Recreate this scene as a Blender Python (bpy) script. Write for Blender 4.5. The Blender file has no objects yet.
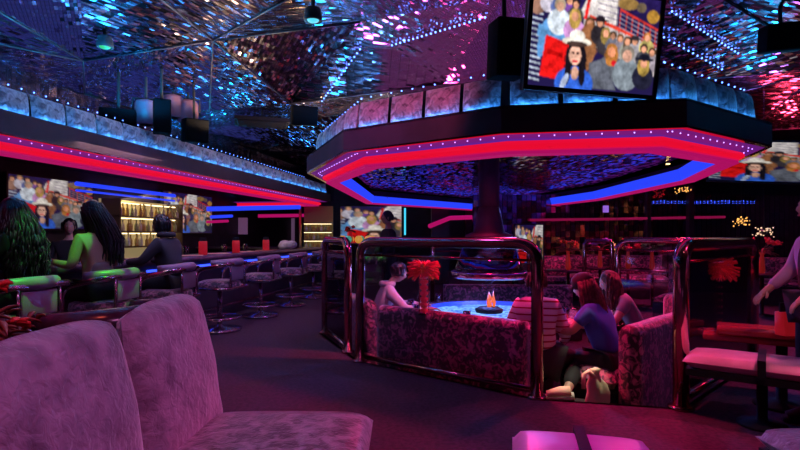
import bpy, bmesh, math, random
from mathutils import Vector, Matrix, noise
from mathutils.geometry import delaunay_2d_cdt
R = random.Random(7)
SC = bpy.context.scene
COL = SC.collection
PI = math.pi
F, H0 = 520.0, 1.4                       # focal length in pixels, eye height

# ------------------------------------------------------------------ camera
cd = bpy.data.cameras.new('camera'); cam = bpy.data.objects.new('camera', cd); COL.objects.link(cam)
cam.location = (0, 0, H0); cam.rotation_euler = (PI/2, 0, 0)
cd.sensor_width = 36; cd.lens = 36*F/800; cd.shift_y = 10/800; cd.clip_start = .05; cd.clip_end = 100
SC.camera = cam
# ------------------------------------------------------------------ exposure, world
SC.view_settings.view_transform = 'Standard'; SC.view_settings.look = 'None'
SC.view_settings.exposure = 0.0; SC.view_settings.gamma = 1; SC.view_settings.use_curve_mapping = False
SC.cycles.max_bounces = 7; SC.cycles.glossy_bounces = 4; SC.cycles.transparent_max_bounces = 12
SC.cycles.diffuse_bounces = 3; SC.cycles.sample_clamp_indirect = 4; SC.cycles.sample_clamp_direct = 8
w = bpy.data.worlds.new('world'); SC.world = w; w.use_nodes = True
w.node_tree.nodes['Background'].inputs[0].default_value = (.10, .03, .16, 1)
w.node_tree.nodes['Background'].inputs[1].default_value = .12

def bar0(d, y): return (d+.173*y, y)
def light(name, kind, loc, col, power, target=None, size=.1, spot=60, blend=.6, sy=None, vis=True):
    d = bpy.data.lights.new(name, kind); d.color = col; d.energy = power
    o = bpy.data.objects.new(name, d); COL.objects.link(o); o.location = loc
    if kind == 'AREA':
        d.size = size
        if sy: d.shape = 'RECTANGLE'; d.size_y = sy
    else: d.shadow_soft_size = size
    if kind == 'SPOT': d.spot_size = math.radians(spot); d.spot_blend = blend
    if target is not None:
        o.rotation_euler = (Vector(target)-Vector(loc)).to_track_quat('-Z', 'Y').to_euler()
    return o
MAG = (1, .10, .50); CY = (.01, .42, 1); BL = (.10, .14, 1); RD = (1, .03, .10); PU = (.55, .15, 1)
light('bar_top_fill', 'AREA', (*bar0(-5.0, 8.8), 2.45), (1, .62, .6), 26, (*bar0(-5.0, 8.8), 0), .3, sy=6)  # warm lamp added to brighten the counter and what stands on it
light('booth_spot', 'SPOT', (.3, .4, 3.3), (.90, .22, .66), 98, (-1.0, 1.9, .7), .12, 62)
light('booth_violet_spot', 'SPOT', (1.2, 3.3, 3.2), (.75, .3, 1), 70, (-.9, 2.2, .6), .1, 50)
light('aisle_spot', 'SPOT', (-.8, 4.6, 3.4), (.85, .12, .7), 34, (-.9, 5.2, 0), .15, 100)
light('aisle_far_spot', 'SPOT', (-1.2, 8.6, 3.3), (.7, .15, .9), 50, (-2.2, 8.2, .5), .15, 100)
for i, (gx, gy) in enumerate(((-2.90, 4.1), (-2.84, 4.5), (-2.76, 5.0), (-2.70, 5.4))):
    light('green_rail_spot_%d' % i, 'SPOT', (gx+.5, gy, 3.2), (.04, 1, .01), 420, (gx, gy, 1.03), .015, 9, .4)
light('green_shoulder_spot', 'SPOT', (-2.3, 4.4, 3.3), (.04, 1, .01), 230, (-3.15, 5.08, 1.42), .02, 7.5, .35)
light('green_hair_spot', 'SPOT', (-1.9, 4.0, 3.3), (.05, 1, .10), 90, (-3.05, 4.4, 1.25), .03, 16, .6)
light('pit_lilac_fill', 'SPOT', (.9, 5.4, 2.3), (.75, .7, 1), 75, (-.15, 6.4, .6), .05, 30)  # added lamp that lifts the pale hoodie towards lilac grey
light('corner_violet_spot', 'SPOT', (2.4, 2.0, 3.0), (.5, .35, 1), 45, (2.0, 2.3, .45), .05, 30)
light('pads_pink_spot', 'SPOT', (2.4, 2.6, 3.0), (1, .3, .45), 60, (2.7, 3.9, .5), .05, 36)
light('cyan_spot', 'SPOT', (-.83, 5.0, 3.4), (.1, .6, 1), 70, (-4.8, 8.5, 2.4), .06, 100)
light('pit_red_spot', 'SPOT', (1.0, 5.6, 2.3), (1, .02, .14), 300, (.6, 5.2, .4), .1, 120)
light('pit_red_far_spot', 'SPOT', (2.9, 6.4, 2.3), (1, .03, .16), 280, (3.0, 6.0, .4), .1, 130)
light('pit_blue_spot', 'SPOT', (1.6, 7.6, 2.3), (.18, .22, 1), 190, (1.4, 6.2, .5), .1, 120)
light('pit_white_fill', 'SPOT', (1.9, 4.9, 2.3), (1, .95, .65), 190, (1.62, 4.7, -.02), .03, 15)  # added lamp that keeps the bag and shoe cream amid the red
light('pad_magenta_spot', 'SPOT', (1.2, 2.6, 3.0), (.85, .01, 1), 110, (.85, 2.3, .4), .06, 30, .3)
light('side_table_red_spot', 'SPOT', (3.4, 3.2, 3.0), (1, .05, .25), 260, (2.8, 3.8, .5), .1, 60)
light('back_red_point', 'SPOT', (5.5, 10, 2.6), (1, .06, .25), 300, (4.5, 9.5, .4), .2, 130)
light('back_bar_warm', 'AREA', (-5.6, 11.0, 2.2), (1, .8, .45), 14, (-5.6, 11.2, 1.2), .3, sy=2)
light('bar_purple_spot', 'SPOT', (-2.2, 6.0, 3.3), (.7, .35, 1), 60, (-3.3, 7.2, .9), .1, 75)
light('bar_crowd_spot', 'SPOT', (-1.6, 2.8, 3.3), (.75, .35, .75), 26, (-3.4, 4.9, 1.1), .1, 50)
UP = [(-3.3, 6.5, CY, 80, .10), (-3.2, 5.6, CY, 50, .06), (-5.2, 9.2, (.08, .16, 1), 110, .12), (-1.15, 8.5, CY, 110, .10), (-3.7, 10.8, CY, 90, .08), (4.5, 6.75, CY, 90, .08),
      (-1.5, 8.8, (1, .60, .25), 75, .05), (-3.0, 5.0, CY, 60, .08), (-1.9, 6.4, (1, .65, .35), 45, .05), (5.2, 5.6, CY, 80, .08), (-.6, 7.6, (.1, .4, 1), 60, .06), (-2.6, 7.6, (1, .7, .4), 40, .05), (-1.7, 10.4, (1, .75, .5), 70, .06), (.8, 8.5, (1, .08, .35), 60, .15), (7.6, 10.0, (1, .05, .12), 120, .15),
      (6.0, 8.4, PU, 60, .15), (2.6, 9.0, (.3, .2, 1), 50, .12), (-5.1, 6.0, (1, .06, .3), 60, .12), (-.2, 11.5, (.9, .8, .6), 60, .06), (-.5, 6.6, (.7, .15, .8), 25, .2)]
for i, (x, y, c, p, r) in enumerate(UP):  # unseen lamps added for their coloured glints in the ceiling tiles
    light('ceiling_glint_lamp_%d' % i, 'SPOT', (x, y, 2.9), c, p*2.0, (x, y, 4), r*.8, 165, .3)
light('soffit_roof_fill', 'AREA', (-4.0, 9, 2.95), (.15, .2, 1), 8, (-4.0, 9, 4), 1.5, sy=9)  # unseen area lamp added to lift the ceiling with blue
light('canopy_roof_fill', 'AREA', (1.6, 9, 2.9), (.75, .15, .7), 14, (1.6, 9, 4), 4, sy=7)  # unseen area lamp added to give the ceiling a purple base
light('canopy_panel_pink', 'SPOT', (-.9, 2.6, 2.75), (1, .12, .3), 170, (-.1, 4.9, 2.68), .08, 40)

# ------------------------------------------------------------------ materials
MATS = {}
def mat(name, col, rough=.5, metal=0, emit=None, es=1, **kw):
    if name in MATS: return MATS[name]
    m = bpy.data.materials.new(name); m.use_nodes = True; b = m.node_tree.nodes['Principled BSDF']
    b.inputs['Base Color'].default_value = (*col, 1); b.inputs['Roughness'].default_value = rough
    b.inputs['Metallic'].default_value = metal
    for k, v in kw.items(): b.inputs[k.replace('_', ' ')].default_value = v
    if emit: b.inputs['Emission Color'].default_value = (*emit, 1); b.inputs['Emission Strength'].default_value = es
    MATS[name] = m; return m
def nd(m, t, **kw):
    n = m.node_tree.nodes.new(t)
    for k, v in kw.items(): setattr(n, k, v)
    return n
def lk(m, a, b): m.node_tree.links.new(a, b)
def noisy(name, c1, c2, scale, rough=.6, bump=.2, lo=.4, hi=.6, detail=4, dist=0, sheen=0, metal=0, bd=.01, bscale=None):
    """two-tone noise colour with a bump"""
    m = mat(name, c1, rough, metal); b = m.node_tree.nodes['Principled BSDF']
    if sheen: b.inputs['Sheen Weight'].default_value = sheen; b.inputs['Sheen Roughness'].default_value = .35
    tc = nd(m, 'ShaderNodeTexCoord'); n = nd(m, 'ShaderNodeTexNoise'); r = nd(m, 'ShaderNodeValToRGB')
    n.inputs['Scale'].default_value = scale; n.inputs['Detail'].default_value = detail; n.inputs['Distortion'].default_value = dist
    lk(m, tc.outputs['Object'], n.inputs['Vector']); lk(m, n.outputs['Fac'], r.inputs['Fac'])
    r.color_ramp.elements[0].position = lo; r.color_ramp.elements[0].color = (*c1, 1)
    r.color_ramp.elements[1].position = hi; r.color_ramp.elements[1].color = (*c2, 1)
    lk(m, r.outputs['Color'], b.inputs['Base Color'])
    if bump:
        n2 = nd(m, 'ShaderNodeTexNoise'); n2.inputs['Scale'].default_value = bscale or scale*1.7; n2.inputs['Detail'].default_value = 3
        n2.inputs['Distortion'].default_value = dist
        lk(m, tc.outputs['Object'], n2.inputs['Vector'])
        bp = nd(m, 'ShaderNodeBump'); bp.inputs['Strength'].default_value = bump; bp.inputs['Distance'].default_value = bd
        lk(m, n2.outputs['Fac'], bp.inputs['Height']); lk(m, bp.outputs['Normal'], b.inputs['Normal'])
    return m
def mosaic(name, col, cell=(.055, .16), tilt=(.30, .10), rough=.12, ang=0, gap=.12):
    """little mirror tiles, each lying at a slightly different tilt"""
    m = mat(name, col, rough, 1.0); b = m.node_tree.nodes['Principled BSDF']
    tc = nd(m, 'ShaderNodeTexCoord'); mp = nd(m, 'ShaderNodeMapping'); mp.inputs['Rotation'].default_value = (0, 0, ang)
    lk(m, tc.outputs['Object'], mp.inputs['Vector'])
    dv = nd(m, 'ShaderNodeVectorMath', operation='DIVIDE'); dv.inputs[1].default_value = (cell[0], cell[1], .15)
    lk(m, mp.outputs[0], dv.inputs[0])
    fl = nd(m, 'ShaderNodeVectorMath', operation='FLOOR'); lk(m, dv.outputs[0], fl.inputs[0])
    wn = nd(m, 'ShaderNodeTexWhiteNoise', noise_dimensions='3D'); lk(m, fl.outputs[0], wn.inputs['Vector'])
    sb = nd(m, 'ShaderNodeVectorMath', operation='SUBTRACT'); sb.inputs[1].default_value = (.5, .5, .5); lk(m, wn.outputs['Color'], sb.inputs[0])
    ml = nd(m, 'ShaderNodeVectorMath', operation='MULTIPLY'); ml.inputs[1].default_value = (tilt[0], tilt[1], tilt[1]); lk(m, sb.outputs[0], ml.inputs[0])
    vr = nd(m, 'ShaderNodeVectorRotate', rotation_type='Z_AXIS'); vr.inputs['Angle'].default_value = -ang; lk(m, ml.outputs[0], vr.inputs['Vector'])
    ge = nd(m, 'ShaderNodeNewGeometry'); ad = nd(m, 'ShaderNodeVectorMath', operation='ADD')
    lk(m, ge.outputs['Normal'], ad.inputs[0]); lk(m, vr.outputs[0], ad.inputs[1])
    no = nd(m, 'ShaderNodeVectorMath', operation='NORMALIZE'); lk(m, ad.outputs[0], no.inputs[0]); lk(m, no.outputs[0], b.inputs['Normal'])
    fr = nd(m, 'ShaderNodeVectorMath', operation='FRACTION'); lk(m, dv.outputs[0], fr.inputs[0])
    sx = nd(m, 'ShaderNodeSeparateXYZ'); lk(m, fr.outputs[0], sx.inputs[0])
    g1 = nd(m, 'ShaderNodeMath', operation='GREATER_THAN'); g1.inputs[1].default_value = gap; lk(m, sx.outputs[0], g1.inputs[0])
    g2 = nd(m, 'ShaderNodeMath', operation='GREATER_THAN'); g2.inputs[1].default_value = gap*.4; lk(m, sx.outputs[1], g2.inputs[0])
    mu = nd(m, 'ShaderNodeMath', operation='MULTIPLY'); lk(m, g1.outputs[0], mu.inputs[0]); lk(m, g2.outputs[0], mu.inputs[1])
    mx = nd(m, 'ShaderNodeMix', data_type='RGBA'); mx.inputs['A'].default_value = (.03, .02, .05, 1); mx.inputs['B'].default_value = (*col, 1)
    lk(m, mu.outputs[0], mx.inputs['Factor']); lk(m, mx.outputs['Result'], b.inputs['Base Color'])
    return m
def emis(name, col, s, sample=True):
    m = mat(name, (0, 0, 0), .5, 0, col, s)
    if not sample: m.cycles.emission_sampling = 'NONE'
    return m
def glassy(name, tint=(.9, .9, 1), amt=.10):
    if name in MATS: return MATS[name]
    m = bpy.data.materials.new(name); m.use_nodes = True; t = m.node_tree; t.nodes.clear()
    o = nd(m, 'ShaderNodeOutputMaterial'); mx = nd(m, 'ShaderNodeMixShader'); tr = nd(m, 'ShaderNodeBsdfTransparent'); gl = nd(m, 'ShaderNodeBsdfGlossy')
    fr = nd(m, 'ShaderNodeFresnel'); fr.inputs[0].default_value = 1.45; mt = nd(m, 'ShaderNodeMath', operation='ADD'); mt.inputs[1].default_value = amt*.3
    tr.inputs[0].default_value = (*tint, 1); gl.inputs['Roughness'].default_value = .03
    lk(m, fr.outputs[0], mt.inputs[0]); lk(m, mt.outputs[0], mx.inputs[0]); lk(m, tr.outputs[0], mx.inputs[1]); lk(m, gl.outputs[0], mx.inputs[2]); lk(m, mx.outputs[0], o.inputs[0])
    MATS[name] = m; return m

M_floor = noisy('plum_carpet', (.035, .012, .03), (.07, .02, .055), 30, .95, .3, bscale=160)
M_pitfloor = noisy('pit_carpet', (.03, .01, .02), (.05, .015, .03), 30, .95, .2)
M_dark = mat('dark_lacquer', (.012, .008, .016), .35)
M_matte = mat('matte_black', (.008, .006, .010), .8)
M_spk = mat('speaker_black', (.002, .002, .003), .9, 0, Specular_IOR_Level=.05)
M_wall = noisy('dark_wall', (.012, .008, .02), (.03, .015, .04), 2.5, .55, .1)
M_fascia = noisy('plum_lacquer', (.028, .011, .032), (.045, .018, .045), 3, .6, 0)
M_ceil = [mosaic('mirror_tile_a', (.52, .46, .60), (.032, .11), (.52, .22), .10, .35),
          mosaic('mirror_tile_b', (.50, .44, .55), (.034, .08), (.52, .28), .10, -.5),
          mosaic('mirror_tile_c', (.62, .52, .58), (.04, .06), (.46, .42), .10, 1.1),
          mosaic('mirror_tile_d', (.48, .38, .46), (.036, .12), (.48, .18), .11, 1.5)]
M_under = mosaic('mirror_tile_under', (.45, .38, .50), (.05, .12), (.12, .22), .12, 0)
M_wallmir = mosaic('mirror_tile_wall', (.5, .42, .55), (.07, .07), (.3, .25), .15, .17)
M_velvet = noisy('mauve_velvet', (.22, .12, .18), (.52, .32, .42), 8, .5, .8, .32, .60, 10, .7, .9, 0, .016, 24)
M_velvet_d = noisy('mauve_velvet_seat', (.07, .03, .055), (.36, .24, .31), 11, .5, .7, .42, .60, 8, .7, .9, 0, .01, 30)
M_redvel = noisy('red_velvet', (.025, .008, .02), (.45, .12, .22), 15, .45, .6, .47, .60, 6, 1.2, .8, 0, .012)
M_darkvel = noisy('crushed_velvet_panel', (.05, .02, .05), (.50, .20, .32), 17, .45, .5, .46, .62, 6, 1.2, .5, 0, .01)
M_tuft = noisy('silver_velvet', (.16, .13, .18), (.62, .55, .64), 15, .4, .8, .38, .62, 6, 1.0, .8, 0, .02)
M_chrome = mat('chrome', (.62, .50, .56), .14, 1)
M_bronze = mat('polished_brass', (.60, .36, .34), .12, 1)
M_steel = mat('steel', (.5, .45, .5), .25, 1)
M_gold = mat('gold_metal', (.8, .55, .18), .3, 1)
M_red = emis('red_light_trough', (1, .004, .035), .80); M_red2 = emis('crimson_light_trough', (1, .005, .12), .5); M_red3 = emis('pink_light_trough', (1, .006, .10), .62)
M_mag = emis('magenta_light_trough', (.95, .01, .26), .42)
M_blue = emis('blue_light_trough', (.02, .055, 1), 1.0)
M_vio = emis('violet_light_rim', (.36, .03, .55), .30)
M_cyan = emis('cyan_led_tube', (.04, .34, 1), 26.0)
M_bdot = emis('blue_led', (.10, .22, 1), 6, False)
M_vdot = emis('violet_led', (.45, .25, 1), 4, False)
M_glass = glassy('clear_glass')
M_counter = mat('counter_stone', (.06, .04, .06), .12)
M_skin = mat('skin', (.50, .29, .22), .5, Subsurface_Weight=.05)
M_skin2 = mat('skin_tan', (.36, .20, .15), .5)
M_hairb = noisy('black_hair', (.006, .005, .008), (.02, .014, .02), 20, .35, 0)
M_hairbr = noisy('brown_hair', (.05, .020, .014), (.13, .055, .035), 25, .8, 0)
M_blk = mat('black_cloth', (.012, .011, .016), .85)
M_hood = mat('charcoal_hoodie', (.035, .025, .04), .9)
M_blueshirt = mat('blue_shirt', (.05, .12, .52), .8)
M_greyshirt = mat('grey_green_shirt', (.16, .20, .22), .8)
M_white = mat('offwhite_cloth', (.62, .58, .55), .85)
M_cream = mat('cream_shoe', (.75, .66, .45), .6)
M_pad = noisy('pink_vinyl', (.60, .36, .42), (.72, .46, .52), 5, .35, .1)
M_redlit = mat('red_lit_lacquer', (.42, .03, .04), .25)  # red light on the side table put into the base colour
M_paper = mat('paper', (.75, .6, .6), .8)
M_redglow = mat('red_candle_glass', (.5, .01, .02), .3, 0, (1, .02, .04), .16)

# ------------------------------------------------------------------ mesh builder
class MB:
    def __init__(s): s.v = []; s.f = []; s.mi = []; s.sm = []
    def add(s, vs, fs, mi=0, smooth=False, M=None):
        o = len(s.v); s.v += [tuple((M @ Vector(v)) if M else v) for v in vs]
        for f in fs: s.f.append(tuple(i+o for i in f)); s.mi.append(mi); s.sm.append(smooth)
        return s
    def box(s, c, d, mi=0, rz=0, M=None):
        x, y, z = (k/2 for k in d); X = Matrix.Translation(c) @ Matrix.Rotation(rz, 4, 'Z')
        if M: X = M @ X
        vs = [(a*x, b*y, e*z) for a in (-1, 1) for b in (-1, 1) for e in (-1, 1)]
        return s.add(vs, [(0, 1, 3, 2), (4, 6, 7, 5), (0, 4, 5, 1), (2, 3, 7, 6), (0, 2, 6, 4), (1, 5, 7, 3)], mi, False, X)
    def lathe(s, prof, c=(0, 0, 0), n=20, mi=0, M=None, smooth=True):
        vs = []; fs = []
        for r, z in prof:
            for i in range(n): a = 2*PI*i/n; vs.append((c[0]+r*math.cos(a), c[1]+r*math.sin(a), c[2]+z))
        for j in range(len(prof)-1):
            for i in range(n): k = (i+1) % n; fs.append((j*n+i, j*n+k, (j+1)*n+k, (j+1)*n+i))
        if prof[0][0] > 1e-5: fs.append(tuple(reversed(range(n))))
        if prof[-1][0] > 1e-5: fs.append(tuple((len(prof)-1)*n+i for i in range(n)))
        return s.add(vs, fs, mi, smooth, M)
    def tube(s, pts, r, n=10, mi=0, closed=False, taper=None):
        P = [Vector(p) for p in pts]; m = len(P); vs = []; fs = []; up = None
        for i in range(m):
            t = (P[(i+1) % m]-P[i-1]) if closed or 0 < i < m-1 else (P[1]-P[0] if i == 0 else P[-1]-P[-2])
            t.normalize()
            if up is None: up = t.orthogonal().normalized()
            up = (up-t*up.dot(t)); up = up.normalized() if up.length > 1e-6 else t.orthogonal().normalized()
            b = t.cross(up); rr = r if taper is None else (taper(i/(m-1)) if callable(taper) else taper[i])
            for k in range(n): a = 2*PI*k/n; vs.append(P[i]+up*(math.cos(a)*rr)+b*(math.sin(a)*rr))
        for i in range(m if closed else m-1):
            for k in range(n): l = (k+1) % n; j = (i+1) % m; fs.append((i*n+k, i*n+l, j*n+l, j*n+k))
        if not closed: fs.append(tuple(reversed(range(n)))); fs.append(tuple((m-1)*n+k for k in range(n)))
        return s.add(vs, fs, mi, True)
    def ball(s, c, r, n=10, mi=0, M=None):
        if not hasattr(r, '__len__'): r = (r, r, r)
        vs = [(c[0], c[1], c[2]-r[2])]; fs = []; h = max(4, n//2+1)
        for j in range(1, h):
            p = -PI/2+PI*j/h
            for i in range(n): a = 2*PI*i/n; vs.append((c[0]+r[0]*math.cos(p)*math.cos(a), c[1]+r[1]*math.cos(p)*math.sin(a), c[2]+r[2]*math.sin(p)))
        vs.append((c[0], c[1], c[2]+r[2]))
        for i in range(n):
            k = (i+1) % n; fs.append((0, 1+k, 1+i)); fs.append((len(vs)-1, 1+(h-2)*n+i, 1+(h-2)*n+k))
            for j in range(h-2): fs.append((1+j*n+i, 1+j*n+k, 1+(j+1)*n+k, 1+(j+1)*n+i))
        return s.add(vs, fs, mi, True, M)
    def prism(s, poly, z0, z1, mi=0):
        n = len(poly); vs = [(x, y, z0) for x, y in poly]+[(x, y, z1) for x, y in poly]
        fs = [tuple(reversed(range(n))), tuple(range(n, 2*n))]+[(i, (i+1) % n, n+(i+1) % n, n+i) for i in range(n)]
        return s.add(vs, fs, mi)
    def sweep(s, path, prof, closed=True, mi=0, pclosed=True, smooth=False):
        """prof: (inward offset, z) swept along path with mitred corners; inward = to the left of the walk"""
        m = len(path); n = len(prof); P = [Vector(p).to_2d() for p in path]; vs = []; fs = []
        for i in range(m):
            a = (P[i]-P[i-1]).normalized() if (closed or i > 0) else None
            b = (P[(i+1) % m]-P[i]).normalized() if (closed or i < m-1) else None
            a = a or b; b = b or a
            na = Vector((-a.y, a.x)); nb = Vector((-b.y, b.x)); q = (na+nb).normalized(); q = q/max(.3, q.dot(na))
            for o, z in prof: vs.append((P[i].x+q.x*o, P[i].y+q.y*o, z))
        for i in range(m if closed else m-1):
            j = (i+1) % m
            for k in range(n if pclosed else n-1): l = (k+1) % n; fs.append((i*n+k, j*n+k, j*n+l, i*n+l))
        if not closed and pclosed: fs.append(tuple(range(n))); fs.append(tuple((m-1)*n+k for k in reversed(range(n))))
        return s.add(vs, fs, mi, smooth)
    def build(s, name, mats, parent=None, bevel=0, seg=2, label=None):
        me = bpy.data.meshes.new(name); me.from_pydata([tuple(v) for v in s.v], [], s.f)
        for m in (mats if isinstance(mats, (list, tuple)) else [mats]): me.materials.append(m)
        me.polygons.foreach_set('material_index', s.mi); me.polygons.foreach_set('use_smooth', s.sm); me.update()
        bm = bmesh.new(); bm.from_mesh(me); bmesh.ops.recalc_face_normals(bm, faces=bm.faces); bm.to_mesh(me); bm.free()
        o = bpy.data.objects.new(name, me); COL.objects.link(o); o.parent = parent
        if bevel:
            b = o.modifiers.new('b', 'BEVEL'); b.width = bevel; b.segments = seg; b.limit_method = 'ANGLE'
            for p in me.polygons: p.use_smooth = True
            b.harden_normals = False
        if label: o['label'] = label
        return o
def tag(o, label, cat, group=None, kind=None):
    if label: o['label'] = label
    if cat: o['category'] = cat
    if group: o['group'] = group
    if kind: o['kind'] = kind
    return o
def thing(name, label, cat, loc=(0, 0, 0), rz=0, group=None, s=1):
    o = bpy.data.objects.new(name, None); COL.objects.link(o); o.empty_display_size = .1
    o.location = loc; o.rotation_euler = (0, 0, rz); o.scale = (s, s, s); return tag(o, label, cat, group)
def copy_tree(o, parent=None):
    c = o.copy(); COL.objects.link(c); c.parent = parent
    for ch in list(o.children): copy_tree(ch, c)
    return c
def dup(o, loc, rz, label, group=None, s=None):
    c = copy_tree(o); c.location = loc; c.rotation_euler = (0, 0, rz); c['label'] = label
    if group: c['group'] = group
    if s: c.scale = (s, s, s)
    return c
def struct(o): o['kind'] = 'structure'; return o
def P(px, py, Y): return ((px-400)/F*Y, Y, H0+(235-py)/F*Y)
def fillet_path(pts, r, n=6):
    out = [Vector(pts[0])]
    for i in range(1, len(pts)-1):
        a, b, c = Vector(pts[i-1]), Vector(pts[i]), Vector(pts[i+1])
        u = (a-b).normalized(); v = (c-b).normalized()
        for k in range(n+1):
            t = k/n; p0 = b+u*r; p2 = b+v*r; out.append(p0*(1-t)**2+b*2*t*(1-t)+p2*t*t)
    out.append(Vector(pts[-1])); return out
def pillow(sx, sy, sz, puff=.02, n=10, crown=0):
    """rounded cushion centred on the origin, resting on z=0"""
    mb = MB(); vs = []; fs = []
    def g(u, v, side):
        x = (u-.5)*sx; y = (v-.5)*sy
        e = (1-abs(2*u-1)**6)*(1-abs(2*v-1)**6)
        z = sz/2+(1 if side else -1)*(sz/2*(e**.35)+(puff*math.sin(PI*u)*math.sin(PI*v) if side else 0))
        k = 1-.06*(1-e); return (x*k, y*k, z+crown*math.sin(PI*u))
    for side in (0, 1):
        o = len(vs)
        for i in range(n+1):
            for j in range(n+1): vs.append(g(i/n, j/n, side))
        for i in range(n):
            for j in range(n):
                q = (o+i*(n+1)+j, o+(i+1)*(n+1)+j, o+(i+1)*(n+1)+j+1, o+i*(n+1)+j+1); fs.append(q if side else q[::-1])
    mb.add(vs, fs, 0, True); return mb

# ------------------------------------------------------------------ floor, pit, walls, ceiling
SL = .173                                            # bar direction (SL, 1)
def bar(d, y): return (d+SL*y, y)
PIT = [(-1.12, 7.43), (-.46, 5.78), (1.16, 4.45), (2.27, 4.2), (3.9, 5.75), (4.3, 7.7), (3.2, 9.2), (.5, 9.4)]
OUT = [(-12, -4), (11, -4), (11, 20), (-12, 20)]
bm = bmesh.new()
for loop in (OUT, PIT):
    vs = [bm.verts.new((x, y, 0)) for x, y in loop]
    for i in range(len(vs)): bm.edges.new((vs[i], vs[(i+1) % len(vs)]))
bmesh.ops.triangle_fill(bm, use_beauty=True, edges=bm.edges[:], normal=(0, 0, 1))
me = bpy.data.meshes.new('floor'); bm.to_mesh(me); bm.free(); me.materials.append(M_floor)
fo = bpy.data.objects.new('floor', me); COL.objects.link(fo); struct(fo)
struct(MB().prism([(x*1.0, y) for x, y in PIT], -.36, -.30).build('floor_pit', M_pitfloor))
struct(MB().prism([(1.2, 4.47), (2.24, 4.24), (2.24, 4.62), (1.30, 4.98)], -.30, -.12).build('floor_step', M_pitfloor))
struct(MB().sweep(PIT, [(-.04, 0), (-.04, -.3), (0, -.3), (0, 0)]).build('trim_1', M_dark))
struct(MB().box((-.5, 20.05, 2), (23, .1, 4.2)).build('wall_back', M_wall))
struct(MB().box((11.05, 8, 2), (.1, 24, 4.2)).build('wall_right', M_wall))
struct(MB().box((-.5, -4.05, 2), (23, .1, 4.2)).build('wall_rear', M_wall))
a, b = bar(-7.6, -4), bar(-7.6, 20)
struct(MB().prism([a, b, (b[0]-.1, b[1]), (a[0]-.1, a[1])], 0, 2.75).build('wall_left', M_wall))
a, b = bar(-6.0, -4), bar(-6.0, 20)
struct(MB().prism([a, b, (b[0]-.1, b[1]), (a[0]-.1, a[1])], 2.7, 3.55).build('wall_upper_left', M_wallmir))
# faceted mirror ceiling
nodes = [(-2.4, 6.67, 3.9), (-.47, 6.1, 3.9), (-1.7, 8.1, 3.45), (.6, 7.2, 3.5), (-.9, 4.9, 3.72), (-2.6, 4.2, 3.85), (-3.9, 3.9, 3.6),
         (-3.9, 6.4, 3.55), (-3.3, 9.0, 3.55), (-1.5, 10.5, 3.8), (.6, 9.6, 3.95), (1.0, 5.0, 3.7), (0, 3.2, 3.9), (-2, 2.2, 3.5),
         (2.6, 3.3, 3.5), (3.1, 5.2, 3.85), (4.6, 4.0, 3.6), (5.2, 6.2, 3.4), (3.4, 7.4, 3.55), (6.4, 7.8, 3.9), (4.6, 9.6, 3.6), (2.4, 10.5, 3.5),
         (7.5, 5.2, 3.5), (7.0, 10.5, 3.5), (-2.8, 12, 3.5), (0, 13, 3.4), (3.5, 13.5, 3.9), (7, 14.0, 3.6), (-3.4, 15.5, 3.8), (1, 16, 3.9), (5, 17, 3.5), (2, 1, 3.7), (5.5, 1.5, 3.8), (-3.6, 1, 3.8)]
for y in (-4, -1, 2, 5, 7.7, 10.4, 13.5, 17, 20): nodes.append((*bar(-6.0, y), 3.5))
for y in (-4, 0, 3, 6, 9, 12, 16, 20): nodes.append((11, y, 3.5))
for x in (-5, -2, 1, 4, 8): nodes.append((x, -4, 3.6))
for x in (0, 3, 7): nodes.append((x, 20, 3.6))
res = delaunay_2d_cdt([Vector((x, y)) for x, y, z in nodes], [], [], 0, 1e-4)
zz = {(round(x, 3), round(y, 3)): z for x, y, z in nodes}
cv = [(v.x, v.y, zz.get((round(v.x, 3), round(v.y, 3)), 3.6)) for v in res[0]]
from mathutils.bvhtree import BVHTree
BVH = BVHTree.FromPolygons([Vector(c) for c in cv], [tuple(f) for f in res[2]])
def ceil_z(x, y):
    h = BVH.ray_cast(Vector((x, y, 0)), Vector((0, 0, 1)))[0]
    return h.z if h else 3.5
cb = MB(); seam = MB(); done = set()
for i, f in enumerate(res[2]):
    cx = sum(cv[k][0] for k in f)/3; cy = sum(cv[k][1] for k in f)/3
    cb.add([cv[k] for k in f], [(0, 1, 2)], int((abs(cx*1.7+cy*2.3)) % 4))
    for a in range(3):
        e = tuple(sorted((f[a], f[(a+1) % 3])))
        if e not in done:
            done.add(e)
            if R.random() < .45: seam.tube([Vector(cv[e[0]])+Vector((0, 0, -.01)), Vector(cv[e[1]])+Vector((0, 0, -.01))], .010, 5)
struct(cb.build('ceiling', M_ceil)); struct(seam.build('trim_2', M_dark))
struct(MB().box((-.5, 8, 4.1), (23, 24.4, .05)).build('ceiling_slab', M_matte))

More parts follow.
